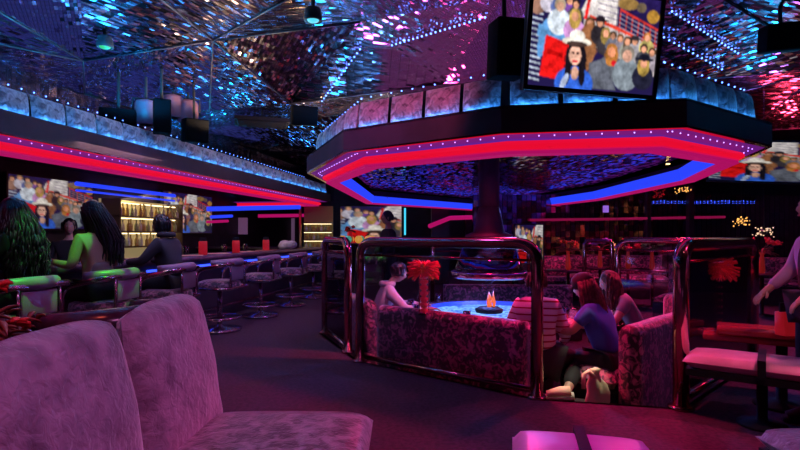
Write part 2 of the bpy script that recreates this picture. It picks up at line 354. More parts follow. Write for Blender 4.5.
# ------------------------------------------------------------------ canopy over the pit and the soffit over the bar
def led_dots(path, off, z, step, r, closed=True):
    mb = MB(); m = len(path)
    for i in range(m if closed else m-1):
        a = Vector(path[i]); b = Vector(path[(i+1) % m]); u = (b-a).normalized(); n = Vector((-u.y, u.x)); L = (b-a).length
        k = int(L/step)
        for q in range(k):
            p = a+u*(step*(q+.5))+n*off
            if p.y > 13.5: continue
            mb.ball((p.x, p.y, z), r, 6)
    return mb
def tuft_panels(path, root, closed, off=.15, z=2.47, ht=.34, wid=.42, ymax=16, ymin=-9):
    pm = pillow(ht, wid*.97, .10, .03, 8)
    first = None; m = len(path)
    for i in range(m if closed else m-1):
        a = Vector(path[i]); b = Vector(path[(i+1) % m]); u = (b-a).normalized(); n = Vector((-u.y, u.x)); L = (b-a).length
        k = max(1, round((L-.12)/wid)); st = (L-.12)/k
        for q in range(k):
            p = a+u*(.06+st*(q+.5))+n*off
            if p.y > ymax or p.y < ymin: continue
            if first is None: first = pm.build('velvet_panel', M_tuft, root); o = first
            else: o = first.copy(); COL.objects.link(o)
            out = Vector((-n.x, -n.y, .12)).normalized(); upv = Vector((0, 0, 1)); sd = upv.cross(out).normalized(); upv = out.cross(sd)
            o.matrix_local = Matrix(((-upv.x, sd.x, out.x, p.x), (-upv.y, sd.y, out.y, p.y), (-upv.z, sd.z, out.z, z+ht/2), (0, 0, 0, 1)))
            o.scale = (1, st/wid, 1)
RING = [(-1.3, 7.26), (-.59, 5.42), (.86, 4.42), (2.3, 4.17), (3.65, 5.1), (4.3, 7.1), (4.5, 10.9), (3.4, 17.3), (-1.05, 12.3)]
def trough(path, root, closed, blue=True, dz=0):
    Z = lambda L: [(o, z+dz) for o, z in L]
    MB().sweep(path, Z([(0, 2.28), (0, 2.46), (0, 2.50), (.06, 2.50), (.07, 2.29)]), closed).build('fascia', M_fascia, root)
    MB().sweep(path, Z([(.0, 2.28), (.0, 2.262), (.05, 2.262), (.05, 2.28)]), closed).build('brass_strip', M_bronze, root)
    MB().sweep(path, Z([(.05, 2.268), (.43, 2.258), (.43, 2.27), (.05, 2.28)]), closed).build('violet_rim', M_vio, root)
    pr = Z([(.30-.09*math.sin(PI*k/10), 2.20+.048*math.cos(PI*k/10)) for k in range(11)])
    MB().sweep(path, pr[:3], closed, pclosed=False, smooth=True).build('red_trough_upper', M_red2, root)
    MB().sweep(path, pr[2:9], closed, pclosed=False, smooth=True).build('red_trough', M_red, root)
    MB().sweep(path, pr[8:], closed, pclosed=False, smooth=True).build('red_trough_lower', M_red3, root)
    MB().sweep(path, Z([(.26, 2.152), (.26, 2.125), (.42, 2.125), (.42, 2.152)]), closed).build('magenta_rim', M_mag, root)
    if blue: MB().sweep(path, Z([(.42, 2.152), (.36, 2.152), (.43, 2.31), (.46, 2.31)]), closed).build('blue_trough', M_blue, root)
    led_dots(path, .15, 2.262+dz, .13, .006, closed).build('led_strip', M_vdot, root)
can = thing('octagonal_canopy', 'long octagonal mirrored canopy with red and blue light troughs above the fire pit', 'canopy', (0, 0, 0))
MB().prism([(x, y) for x, y in RING], 2.475, 2.5).build('underside', M_under, can)
trough(RING, can, True)
MB().sweep(RING, [(.07, 2.49), (.07, 2.475), (.4, 2.475), (.4, 2.84), (.28, 2.84), (.28, 2.49)]).build('ledge', M_matte, can)
tuft_panels(RING, can, True, .22, 2.48, .33, .40)
MB().sweep(RING, [(.075, 2.492), (.075, 2.504), (.09, 2.504), (.09, 2.492)]).build('cyan_led_strip', M_cyan, can)
led_dots(RING, .22, 2.86, .13, .008).build('blue_led_strip', M_bdot, can)
for q, (px, py) in enumerate(((378, 192), (668, 164))):
    Y = 1.07*F/(235-py); x = (px-400)/F*Y
    MB().lathe([(.0, -.012), (.025, -.01), (.03, 0)], (x, Y, 2.475), 12).build('downlight', emis('warm_bulb', (1, .6, .2), 6), can)
BARP = [bar(-4.6, -2), bar(-4.6, 15.0), (-4.75, 15.5)]
sof = thing('bar_soffit', 'dark soffit with velvet panels and red light trough above the bar', 'soffit')
BARS = BARP
trough(BARS, sof, False, False, .088)
MB().sweep(BARS, [(.30, 2.565), (.30, 2.585), (2.95, 2.585), (2.95, 2.565)], False).build('underside', M_under, sof)
MB().sweep(BARS, [(.07, 2.575), (.07, 2.56), (.4, 2.56), (.4, 2.84), (.28, 2.84), (.28, 2.575)], False).build('ledge', M_matte, sof)
tuft_panels(BARS, sof, False, .22, 2.575, .29, .46, 15.2, 3.5)
MB().sweep(BARS, [(.075, 2.578), (.075, 2.590), (.09, 2.590), (.09, 2.578)], False).build('cyan_led_strip', M_cyan, sof)
led_dots(BARS, .22, 2.905, .15, .008, False).build('blue_led_strip', M_bdot, sof)

# column and hood over the fire
CX, CY0 = 1.13, 6.6
t = thing('fire_pit_hood', 'dark round column flaring into a glass hood above the fire', 'fireplace hood', (CX, CY0, 0))
MB().lathe([(.13, 1.75), (.13, 2.475)], n=24).build('column', M_fascia, t)
MB().lathe([(.30, 1.36), (.30, 1.40), (.20, 1.44), (.17, 1.56), (.135, 1.75)], n=28).build('flare', M_fascia, t)
MB().lathe([(.305, 1.355), (.31, 1.345), (.30, 1.335), (.28, 1.345)], n=28).build('flare_rim', M_bronze, t)
MB().lathe([(.30, 1.34), (.42, 1.0), (.46, .92), (.455, .92), (.415, 1.0), (.295, 1.34)], n=32).build('glass_hood', glassy('hood_glass', (.6, .6, .85), .4), t)
MB().lathe([(.46, .86), (.48, .88), (.48, .94), (.46, .95), (.44, .94), (.44, .88)], n=40).build('hood_rim', M_chrome, t)
# fire table
t = thing('fire_pit_table', 'round tiled table ringing a glowing blue water basin with flames', 'fire pit', (CX, CY0, 0))
MB().lathe([(.80, -.3), (.80, .34), (.78, .36), (.74, .30)], n=40).build('pedestal', M_dark, t)
M_tt = noisy('table_stone', (.16, .10, .12), (.34, .2, .2), 6, .2, 0)
MB().lathe([(.82, .38), (1.12, .38), (1.14, .40), (1.14, .42), (1.12, .435), (.82, .435), (.82, .38)], n=56).build('table_top', M_tt, t)
MB().lathe([(.75, .36), (.82, .36), (.83, .45), (.81, .465), (.78, .46), (.755, .40)], n=56).build('basin_rim', mat('blue_tile', (.05, .12, .5), .2, 0, (.02, .10, 1), .55), t)
mw = emis('glowing_water', (.10, .45, 1), 1.0)
bw = mw.node_tree.nodes['Principled BSDF']; nz = nd(mw, 'ShaderNodeTexNoise'); nz.inputs['Scale'].default_value = 7; nz.inputs['Distortion'].default_value = 2
rp = nd(mw, 'ShaderNodeValToRGB'); rp.color_ramp.elements[0].color = (.01, .10, .9, 1); rp.color_ramp.elements[1].color = (.35, .8, 1, 1); rp.color_ramp.elements[0].position = .38; rp.color_ramp.elements[1].position = .62
tc = nd(mw, 'ShaderNodeTexCoord'); lk(mw, tc.outputs['Object'], nz.inputs['Vector']); lk(mw, nz.outputs['Fac'], rp.inputs[0]); lk(mw, rp.outputs[0], bw.inputs['Emission Color'])
bw.inputs['Emission Strength'].default_value = 1.3
MB().lathe([(.765, .415), (.3, .42), (0, .42)], n=40).build('water', mw, t)
MB().lathe([(.16, .40), (.18, .46), (.12, .49), (.05, .49), (0, .48)], n=24).build('burner', M_matte, t)
fl = MB()
for k in range(7):
    a = R.uniform(0, 6.28); r = R.uniform(0, .07); h = R.uniform(.08, .24); x, y = r*math.cos(a), r*math.sin(a); q = R.uniform(-.03, .03)
    fl.tube([(x, y, .48), (x*1.1, y, .48+h*.3), (x*.6+q, y*.6, .48+h*.65), (x*.4+q*1.6, y*.4, .48+h)], .03, 8, taper=[.012, .022, .014, .002])
fl.build('flame', emis('flame', (1, .16, .03), 1.3), t)
light('pit_haze_fill', 'POINT', (CX, CY0, .75), (.22, .30, 1), 38, None, .1)  # blue lamp added to brighten the hood and table with violet haze

# ------------------------------------------------------------------ railings
def railing(label, A, B, r=.052, h=1.38, glass=True, cr=.2, z0=0):
    A = Vector(A); B = Vector(B); L = (B-A).length; ang = math.atan2(B.y-A.y, B.x-A.x)
    t = thing('brass_railing', label, 'railing', (A.x, A.y, z0), ang, 'tube framed glass railings around the pit')
    MB().tube(fillet_path([(0, 0, 0), (0, 0, h-r), (L, 0, h-r), (L, 0, 0)], cr, 8), r, 16).build('tube_frame', M_bronze, t)
    MB().tube([(r, 0, .06), (L-r, 0, .06)], .028, 10).build('bottom_rail', M_bronze, t)
    MB().tube([(r, 0, h-.20), (L-r, 0, h-.20)], .012, 8).build('inner_rail', mat('red_rail', (.5, .05, .1), .2, 1), t)
    if glass: MB().box((L/2, 0, h/2), (L-2*r, .012, h-2*r-.12)).build('glass_panel', M_glass, t)
    for x in (0, L): MB().lathe([(r*1.6, 0), (r*1.6, .02), (r*1.1, .03)], (x, 0, 0), 20).build('post_base', M_bronze, t)
    return t
railing('long brass tube railing with glass before the velvet pit sofa', (-.44, 5.76), (1.18, 4.47), .052)
railing('short brass tube railing beside the bar aisle', (-1.07, 7.4), (-.62, 6.2), .048)
railing('brass tube railing beside the pink seat pads', (2.27, 4.2), (3.86, 5.7), .062)
railing('brass tube railing behind the woman in grey', (3.35, 8.0), (4.3, 7.3), .045, 1.36)
railing('small brass tube railing beyond the fire hood', (3.3, 9.3), (3.75, 9.2), .035, 1.33, False, .1)
railing('low brass railing at the far side of the pit', (.6, 9.6), (2.4, 9.7), .035, 1.3, False, .12)

# ------------------------------------------------------------------ sofas in the pit
def sofa(label, A, B, back_h=.60, inset=.10, depth=.55, ends=(1, 1)):
    A = Vector(A); B = Vector(B); u = (B-A).normalized(); L = (B-A).length; ang = math.atan2(u.y, u.x)
    t = thing('pit_sofa', label, 'sofa', (A.x, A.y, -.3), ang, 'velvet sofas around the fire pit')
    b = MB(); vs = []; fs = []; n = 16; prof = []
    y0, y1 = inset, inset+.20; top = back_h+.3; rr = .10
    prof = [(y0, .02), (y0, top-rr)]+[(y0+rr-rr*math.cos(PI*k/8), top-rr+rr*math.sin(PI*k/8)) for k in range(1, 8)]+[(y1, top-rr), (y1, .02)]
    seg = max(8, int(L/.06))
    for i in range(seg+1):
        x = .06+(L-.12)*i/seg; e = min(1, min(i, seg-i)/2.0); s_ = .88+.12*math.sin(e*PI/2)
        for (y, z) in prof:
            w_ = noise.noise(Vector((x*3, y*3, z*3)))*.012
            vs.append((x, (y-(y0+y1)/2)*s_+(y0+y1)/2+w_, z*(.97+.03*s_)))
    m = len(prof)
    for i in range(seg):
        for k in range(m-1): fs.append((i*m+k, (i+1)*m+k, (i+1)*m+k+1, i*m+k+1))
    fs.append(tuple(range(m))); fs.append(tuple(seg*m+k for k in reversed(range(m))))
    b.add(vs, fs, 0, True)
    bb = b.build('backrest', M_redvel, t)
    k = max(1, round(L/.7))
    for i in range(k):
        o = pillow(L/k*.97, depth, .18, .03).build('seat_cushion', M_redvel, t); o.location = (L*(i+.5)/k, y1+depth/2+.005, .27)
    MB().box((L/2, y1+depth/2-.03, .14), (L*.96, depth-.1, .25)).build('base', M_dark, t)
    return t
sofa('velvet pit sofa behind the long glass railing, by the fire table', (-.38, 5.86), (1.10, 4.66))
sofa('velvet pit sofa with rounded end behind the seat pads', (2.12, 4.42), (3.72, 5.95))
sofa('velvet pit sofa beside the bar aisle', (-.98, 7.3), (-.52, 6.1), .62)
sofa('velvet pit sofa at the far side of the fire', (3.0, 9.1), (.7, 9.2), .55)
sofa('velvet pit sofa under the railing behind the woman in grey', (4.1, 6.4), (4.1, 7.6), .55)
t = thing('pit_ottoman', 'backless dark ottoman under the woman in blue', 'ottoman', (2.02, 4.98, -.3), -.14)
o = pillow(.55, .5, .16, .02).build('seat_cushion', M_blk, t); o.location = (0, 0, .26)
MB().box((0, 0, .135), (.46, .42, .25)).build('base', M_matte, t, .02)

# ------------------------------------------------------------------ booth close to the camera
t = thing('booth_bench', 'wide mauve crushed velvet booth bench with tall backrest cushions', 'booth', (-1.04, 2.96, 0), math.atan2(-.04, 1)*0)
MB().box((.46, -1.2, .17), (.80, 2.3, .30)).build('base', M_dark, t)
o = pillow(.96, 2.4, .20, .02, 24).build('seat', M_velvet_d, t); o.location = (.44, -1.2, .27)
def back_cushion(w_, h_, th):
    mb = MB(); n = 20; vs = []; fs = []
    for side in (0, 1):
        for i in range(n+1):
            for j in range(n+1):
                u, v = i/n, j/n
                e = (1-abs(2*u-1)**5)*(1-abs(2*v-1)**7 if v > .5 else 1)
                e = max(0, e)
                topc = h_*(1-.07*abs(2*u-1)**3.0)
                y = (u-.5)*w_*(1-.07*max(0, v-.78)**1*4*.5); z = topc*v
                d_ = th/2*(e**.40)*(1-.25*v) + (.02*math.sin(PI*u)*math.sin(PI*v) if side else 0)
                nn = noise.noise(Vector((u*4, v*5, side*3+h_)))*.012
                vs.append(((d_+nn if side else -d_)-.10*v, y, z))
        for i in range(n):
            for j in range(n):
                o_ = side*(n+1)**2; q = (o_+i*(n+1)+j, o_+(i+1)*(n+1)+j, o_+(i+1)*(n+1)+j+1, o_+i*(n+1)+j+1); fs.append(q)
    return mb.add(vs, fs, 0, True)
for k, (y, wd) in enumerate(((-.41, .81), (-1.27, .82), (-2.1, .8))):
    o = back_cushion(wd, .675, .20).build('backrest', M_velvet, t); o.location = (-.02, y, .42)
# pads at the bottom edge
def bench_pad(label, cx, cy, sx, sy, rz, m, zt=.46, strap=True):
    t = thing('padded_stool', label, 'stool', (cx, cy, 0), rz)
    o = pillow(sx, sy, .11, .01, 14).build('cushion', m, t); o.location = (0, 0, zt-.11)
    MB().box((0, 0, zt-.13), (sx*.9, sy*.9, .05)).build('seat_board', M_matte, t)
    MB().lathe([(.16, 0), (.16, .02), (.035, .04), (.035, zt-.15)], n=18).build('pedestal', M_matte, t)
    if strap: MB().box((0, 0, zt-.045), (.05, sy*1.02, .13)).build('strap', M_blk, t)
    return t
bench_pad('glowing magenta padded seat with a black strap, beside the booth aisle', .82, 2.33, .66, .36, -.22, M_pad)
bench_pad('pale violet velvet seat corner near the dark floor', 2.02, 2.30, .62, .5, 0, M_velvet, .475, False)
bench_pad('pink seat pad with black strap in front of the red table', 2.66, 3.82, 1.05, .46, -.62, M_pad, .50)
# red side table with holder
t = thing('red_side_table', 'long red lit table beside the seat pads', 'table', (3.12, 4.25, 0), -.55)
MB().box((.12, 0, .60), (1.15, .42, .05)).build('table_top', M_redlit, t, .012)
MB().box((0.02, 0, .545), (1.15, .36, .05)).build('under_shelf', M_redlit, t, .01)
MB().lathe([(.2, 0), (.2, .02), (.04, .05), (.04, .53)], n=20).build('pedestal', M_matte, t)
t = thing('menu_holder', 'red upright menu holder standing on the red table', 'menu holder', (2.98, 4.02, .626), .2)
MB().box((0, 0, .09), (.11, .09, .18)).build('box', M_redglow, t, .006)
MB().box((-.01, .01, .17), (.07, .012, .16)).build('menu_card', M_dark, t)

# ------------------------------------------------------------------ televisions showing a crowd
def crowd_picture(W=190, Hh=120):
    r = random.Random(3); img = [[(.03, .02, .10)]*W for _ in range(Hh)]
    def put(fn, c, x0=0, x1=1, y0=0, y1=1):
        for j in range(max(0, int(y0*Hh)), min(Hh, int(y1*Hh)+1)):
            for i in range(max(0, int(x0*W)), min(W, int(x1*W)+1)):
                if fn((i+.5)/W, (j+.5)/Hh): 
                    s = 1+.35*noise.noise(Vector((i*.35, j*.35, c[0]*9)))+.5*noise.noise(Vector((i*.10, j*.10, c[1]*9+3))); img[j][i] = tuple(k*s for k in c)
    def ell(x, y, a, b, c, rot=0):
        co, si = math.cos(rot), math.sin(rot); m = max(a, b)*1.6
        put(lambda u, v: (((u-x)*1.5*co+(v-y)*si)/(a*1.5))**2+((-(u-x)*1.5*si+(v-y)*co)/b)**2 < 1, c, x-m, x+m, y-m, y+m)
    def quad(pts, c):
        def ins(u, v):
            s = None
            for k in range(len(pts)):
                x1, y1 = pts[k]; x2, y2 = pts[(k+1) % len(pts)]; cr = (x2-x1)*(v-y1)-(y2-y1)*(u-x1)
                if s is None: s = cr > 0
                elif (cr > 0) != s: return False
            return True
        xs = [p[0] for p in pts]; ys = [p[1] for p in pts]; put(ins, c, min(xs), max(xs), min(ys), max(ys))
    def person(x, y, s, top, hair, skin=(.75, .38, .25), longh=False, hat=None):
        ell(x, y+s*2.3, s*1.25, s*1.9, top)
        if longh: ell(x, y+s*.6, s*.72, s*1.5, hair)
        ell(x, y-s*.15, s*.62, s*.95, hair); ell(x, y+s*.12, s*.42, s*.72, skin)
        if hat: ell(x, y-s*.75, s*.62, s*.5, hat); ell(x, y-s*.45, s*1.15, s*.25, hat)
    # y runs downwards
    quad([(0, 0), (1, 0), (1, .5), (.6, .45), (.35, .3), (0, .4)], (.035, .02, .12))
    ell(.74, .08, .09, .06, (.35, .22, .08)); ell(.95, .18, .05, .07, (.5, .28, .06)); ell(.85, .10, .04, .05, (.2, .15, .1))
    quad([(.42, .12), (.47, 0), (.66, 0), (.66, .36), (.42, .28)], (.8, .74, .72)); quad([(.36, .25), (.42, .05), (.45, .06), (.42, .28)], (.7, .65, .62))
    for k in range(5): quad([(.5, .04+k*.06), (.66, .07+k*.06), (.66, .08+k*.06), (.5, .05+k*.06)], (.25, .2, .3))
    quad([(.40, .22), (1, .50), (1, .80), (.40, .50)], (.62, .55, .55))
    quad([(.42, .04), (.445, .04), (.425, .28), (.40, .28)], (.8, .03, .03))
    quad([(.44, .23), (1, .46), (1, .49), (.44, .27)], (.8, .09, .05)); quad([(.68, .13), (1, .30), (1, .32), (.68, .155)], (.75, .07, .05))
    for k in range(7): x = .68+k*.05; quad([(x, .14+k*.027), (x+.01, .14+k*.027), (x+.01, .38+k*.02), (x, .38+k*.02)], (.65, .08, .06))
    for k in range(4): quad([(.68, .18+k*.045), (1, .34+k*.045), (1, .35+k*.045), (.68, .19+k*.045)], (.4, .35, .45))
    for k in range(14): quad([(0, .2+k*.055), (.09, .22+k*.055), (.09, .24+k*.055), (0, .22+k*.055)], (.5, .55, .65))
    person(.04, .08, .05, (.35, .2, .15), (.1, .05, .03)); person(.12, .05, .05, (.7, .65, .75), (.3, .2, .1)); person(.2, .08, .05, (.15, .2, .45), (.08, .05, .03)); person(.28, .12, .05, (.25, .1, .4), (.1, .05, .03)); person(.33, .15, .05, (.1, .1, .1), (.05, .03, .03))
    ell(.10, .52, .035, .20, (.15, .35, .65), .15); quad([(.06, .38), (.28, .46), (.26, .54), (.05, .5)], (.15, .35, .62))
    person(.21, .18, .07, (.72, .78, .85), (.45, .35, .25), (.7, .42, .3)); person(.33, .26, .065, (.65, .35, .65), (.6, .4, .12), longh=True)
    quad([(.12, .48), (.30, .55), (.28, .93), (.09, .90)], (.8, .02, .02)); quad([(.14, .62), (.26, .66), (.26, .70), (.14, .67)], (.5, .01, .01))
    person(.45, .32, .06, (.35, .14, .06), (.2, .1, .05), longh=True); quad([(.40, .36), (.47, .30), (.52, .6), (.45, .85), (.40, .7)], (.42, .19, .09))
    person(.53, .30, .055, (.05, .04, .05), (.03, .02, .02), hat=(.03, .02, .03)); person(.58, .40, .055, (.06, .05, .06), (.35, .25, .08), longh=True)
    person(.64, .42, .045, (.2, .2, .25), (.1, .06, .04)); person(.70, .44, .045, (.35, .3, .35), (.25, .12, .06)); person(.76, .46, .05, (.4, .4, .35), (.15, .1, .06), longh=True)
    person(.82, .45, .05, (.45, .42, .45), (.05, .03, .03), hat=(.05, .04, .05)); person(.92, .40, .05, (.6, .5, .2), (.5, .2, .05)); person(.97, .55, .05, (.4, .35, .4), (.1, .06, .04)); person(.9, .52, .05, (.1, .1, .12), (.06, .04, .03))
    person(.64, .58, .075, (.16, .17, .20), (.5, .22, .06), (.8, .35, .2), longh=True); quad([(.47, .72), (.58, .66), (.70, .98), (.46, .98)], (.17, .18, .22))
    ell(.665, .70, .022, .03, (.85, .03, .05))
    person(.77, .60, .09, (.28, .32, .36), (.30, .26, .22), (.72, .42, .32))
    person(.91, .66, .07, (.03, .03, .06), (.5, .35, .1), longh=True, hat=(.02, .02, .04))
    ell(.36, .70, .085, .19, (.02, .015, .025)); ell(.30, .82, .03, .13, (.02, .015, .025), .1); ell(.42, .82, .03, .13, (.02, .015, .025), -.1); ell(.36, .95, .15, .18, (.06, .18, .70)); ell(.36, .84, .03, .07, (.75, .45, .34)); ell(.305, .84, .025, .13, (.02, .015, .025), .1); ell(.415, .84, .025, .13, (.02, .015, .025), -.1)
    ell(.355, .66, .048, .10, (.85, .52, .40)); quad([(.33, .71), (.38, .71), (.375, .73), (.335, .73)], (.7, .05, .08)); ell(.338, .635, .012, .014, (.05, .02, .02)); ell(.373, .635, .012, .014, (.05, .02, .02))
    ell(.36, .52, .115, .045, (.82, .76, .66)); ell(.36, .47, .062, .07, (.9, .84, .76)); ell(.36, .545, .08, .03, (.10, .06, .05))
    ell(.285, .93, .022, .09, (.55, .62, .8), .4)
    out = []
    for j in range(Hh):
        row = []
        for i in range(W):
            a = [img[min(Hh-1, max(0, j+dj))][min(W-1, max(0, i+di))] for dj in (-1, 0, 1) for di in (-1, 0, 1)]
            row.append(tuple((1.05*(sum(q[c] for q in a)/9*.85+a[4][c]*.15))**1.2 for c in range(3)))
        out.append(row)
    return out
def picture_mesh(name, W, Hh, crop=(0, 1, 0, 1), es=1.15):
    me = bpy.data.meshes.new(name); vs = []; cs = []; fs = []
    src = crowd_picture.img; H_, W_ = len(src), len(src[0])
    for j in range(Hh+1):
        for i in range(W+1):
            u, v = i/W, j/Hh; vs.append((u-.5, 0, .5-v))
            a = min(W_-1, int((crop[0]+(crop[1]-crop[0])*u)*W_)); b = min(H_-1, int((crop[2]+(crop[3]-crop[2])*v)*H_)); cs.append((*src[b][a], 1))
    for j in range(Hh):
        for i in range(W): a = j*(W+1)+i; fs.append((a, a+W+1, a+W+2, a+1))
    me.from_pydata(vs, [], fs); ca = me.color_attributes.new('picture', 'FLOAT_COLOR', 'POINT')
    for k, c in enumerate(cs): ca.data[k].color = c
    me.materials.append(M_pic); return me
crowd_picture.img = crowd_picture()
M_pic = mat('screen_picture', (0, 0, 0), .2, 0, (1, 1, 1), 1.1)
at_ = nd(M_pic, 'ShaderNodeAttribute', attribute_name='picture'); lk(M_pic, at_.outputs['Color'], M_pic.node_tree.nodes['Principled BSDF'].inputs['Emission Color'])
M_picdim = M_pic.copy(); M_picdim.name = 'screen_picture_dim'; M_picdim.node_tree.nodes['Principled BSDF'].inputs['Emission Strength'].default_value = .55
PIC_BIG = picture_mesh('picture_mesh', 190, 120); PIC_SM = picture_mesh('picture_small_mesh', 70, 44); PIC_R = picture_mesh('picture_crop_mesh', 50, 40, (.05, .6, .0, .85))
def tv(name, label, loc, wd, ht, rz, tilt=0, roll=0, me=None, bez=.03, group=None):
    t = thing(name, label, 'television', loc, 0, group)
    t.rotation_euler = (Matrix.Rotation(rz, 4, 'Z') @ Matrix.Rotation(tilt, 4, 'X') @ Matrix.Rotation(roll, 4, 'Y')).to_euler()
    mb = MB().box((0, .035, 0), (wd+bez*2, .05, ht+bez*2))
    mb.build('housing', M_matte, t, .006)
    fr = MB()
    for s_ in (-1, 1): fr.box((s_*(wd/2+bez/2), .0, 0), (bez, .02, ht+2*bez)); fr.box((0, 0, s_*(ht/2+bez/2)), (wd, .02, bez))
    fr.build('bezel', M_dark, t)
    o = bpy.data.objects.new('screen', me or PIC_SM); COL.objects.link(o); o.parent = t; o.scale = (wd, 1, ht); o.location = (0, .004, 0)
    return t
for q in (PIC_SM, PIC_R): q.materials[0] = M_picdim
GTV = 'televisions showing the same crowd'
t = tv('hanging_television', 'large hanging television showing a woman in a white cowboy hat in a crowd', P(595.5, 42, 4.08), 1.10, .74, math.radians(12), math.radians(7), math.radians(1.2), PIC_BIG, .035, GTV)
MB().box((0, .25, .1), (.3, .4, .3)).build('mount', M_matte, t)
MB().tube([(0, .3, .1), (0, .3, .75)], .035, 10).build('mount_pole', M_matte, t)
AB = math.atan2(1, SL)
x, y = bar(-7.45, 8.9); tv('bar_television', 'wide television behind the bar, above the woman with green lit hair', (x, y, 1.93), 1.75, .84, AB, 0, 0, PIC_SM, .03, GTV)
x, y = bar(-7.45, 12.9); tv('bar_television', 'television behind the bar beyond the lit bottle shelves', (x, y, 1.93), 2.1, .95, AB, 0, 0, PIC_SM, .03, GTV)
tv('wall_television', 'television beyond the canopy column aisle, behind the standing dark figure', P(371, 226, 17.5), 2.05, 1.32, 0, 0, 0, PIC_R, .04, GTV)
tv('corner_television', 'wide television high beside the canopy corner', P(775, 162, 8.2), 1.85, .62, -.25, 0, .06, PIC_SM, .03, GTV)
tv('reflection_television', 'small television standing in for a mirror reflection below the glass hood rim', P(484, 257, 11.5), .98, .34, 0, 0, 0, PIC_SM, .03, GTV)  # screen stands in for what reads as a mirror reflection
tv('pit_television', 'television half hidden behind the long railing corner', P(529, 244, 11.2), .60, .82, 0, 0, 0, PIC_R, .03, GTV)
for (px, py, Y, wd, ht, z) in ((484, 257, 11.5, .98, .34, .7), (529, 244, 11.2, .6, .82, .78)):
    x = (px-400)/F*Y
    t = thing('media_cabinet', 'dark cabinet under the %s television' % ('reflection stand-in' if py == 257 else 'tall narrow'), 'cabinet', (x, Y+.08, 0))
    top = H0+(235-py)/F*Y-ht/2-.03
    MB().box((0, 0, top/2), (wd*.9, .35, top)).build('body', M_dark, t, .01); MB().box((0, -.18, top/2), (wd*.8, .012, top*.8)).build('door', M_fascia, t)

# ------------------------------------------------------------------ fixtures near the ceiling
def speaker(label, loc, rz, s=(.26, .24, .42), tilt=.2, hang=None):
    t = thing('loudspeaker', label, 'loudspeaker', loc, rz)
    mb = MB().box((0, 0, 0), s); o = mb.build('cabinet', M_spk, t, .015)
    for p in t.children: p.rotation_euler = (tilt, 0, 0)
    g = MB().box((0, -s[1]/2-.006, 0), (s[0]*.9, .012, s[2]*.92)).build('grille', M_spk, t); g.rotation_euler = (tilt, 0, 0)
    MB().tube([(0, .05, s[2]/2-.05), (0, .08, max(s[2]/2+.02, ceil_z(loc[0], loc[1])-.01-loc[2]))], .02, 8).build('bracket', M_matte, t)
    return t
speaker('black loudspeaker beside the hanging television', P(507, 50, 4.3), .2, (.26, .25, .46), .1, .8)
speaker('black loudspeaker on the bar soffit beside the stage lights', P(162, 117, 7.2), .5, (.22, .25, .46), 0, .95)
speaker('tilted black loudspeaker beyond the stage lights', P(195, 131, 7.8), .6, (.34, .28, .34), .1, .9)
speaker('black loudspeaker hanging between soffit and canopy', P(304, 116, 8.2), .3, (.4, .3, .3), .2, .7)
speaker('small black loudspeaker high beside the corner television', P(783, 38, 5.2), -.3, (.36, .3, .26), .2, .5)
speaker('low black loudspeaker half behind the soffit panels', P(118, 117, 7.0), .4, (.44, .2, .2), 0, .9)
M_barrel = mat('pink_barrel', (.20, .08, .12), .4)
for k, (px, py, Y) in enumerate(((146, 113, 7.4), (173, 107, 8.0), (188, 112, 8.1))):
    t = thing('stage_light', ('first', 'second', 'third')[k]+' barrel stage light on the bar soffit counted from the mirrored wall end', 'stage light', P(px, py, Y), .3, 'barrel stage lights on the soffit')
    MB().lathe([(.13, -.17), (.15, -.16), (.15, .12), (.13, .16), (.05, .19)], n=22).build('barrel', M_barrel, t)
    MB().tube([(-.17, 0, 0), (-.17, 0, .2), (.17, 0, .2), (.17, 0, 0)], .015, 6).build('yoke', M_matte, t)
    MB().tube([(0, 0, .18), (0, 0, max(.2, ceil_z(P(px, py, Y)[0], Y)-.02-P(px, py, Y)[2]))], .02, 6).build('bracket', M_matte, t)
    MB().lathe([(.12, -.172), (0, -.172)], n=20).build('lens', M_dark, t)
def can_light(label, loc, col, es):
    t = thing('spotlight', label, 'ceiling light', loc, 0)
    MB().lathe([(.075, .09), (.09, .0), (.085, -.03), (.07, -.03), (.065, 0)], n=24).build('housing', M_matte, t)
    MB().ball((0, 0, -.015), (.06, .06, .03), 16).build('lens', emis('lens_'+label[:5], col, es), t)
    MB().tube([(0, 0, .08), (0, 0, .35)], .02, 8).build('stem', M_matte, t)
can_light('cyan round ceiling spotlight beside the aisle seam', P(313, 18, 5.1), (.08, .6, .8), 1.2)
can_light('green round ceiling spotlight above the bar seats', P(105, 45, 5.9), (.03, .6, .08), 1.0)
t = thing('ceiling_vent', 'dark louvred ceiling vent above the bar aisle', 'vent', P(262, 122, 9.4), .2)
MB().box((0, 0, 0), (.95, .6, .06)).build('frame', mat('vent_black', (.003, .002, .004), .9, 0, Specular_IOR_Level=.05), t)
sl = MB()
for k in range(7): sl.box((0, -.24+k*.08, -.045), (.85, .03, .02))
sl.build('louvre', MATS['vent_black'], t)
t.rotation_euler = (0, 0, .3)
MB().tube([(0, 0, 0), (0, 0, .5)], .02, 6).build('hanger', M_matte, t)

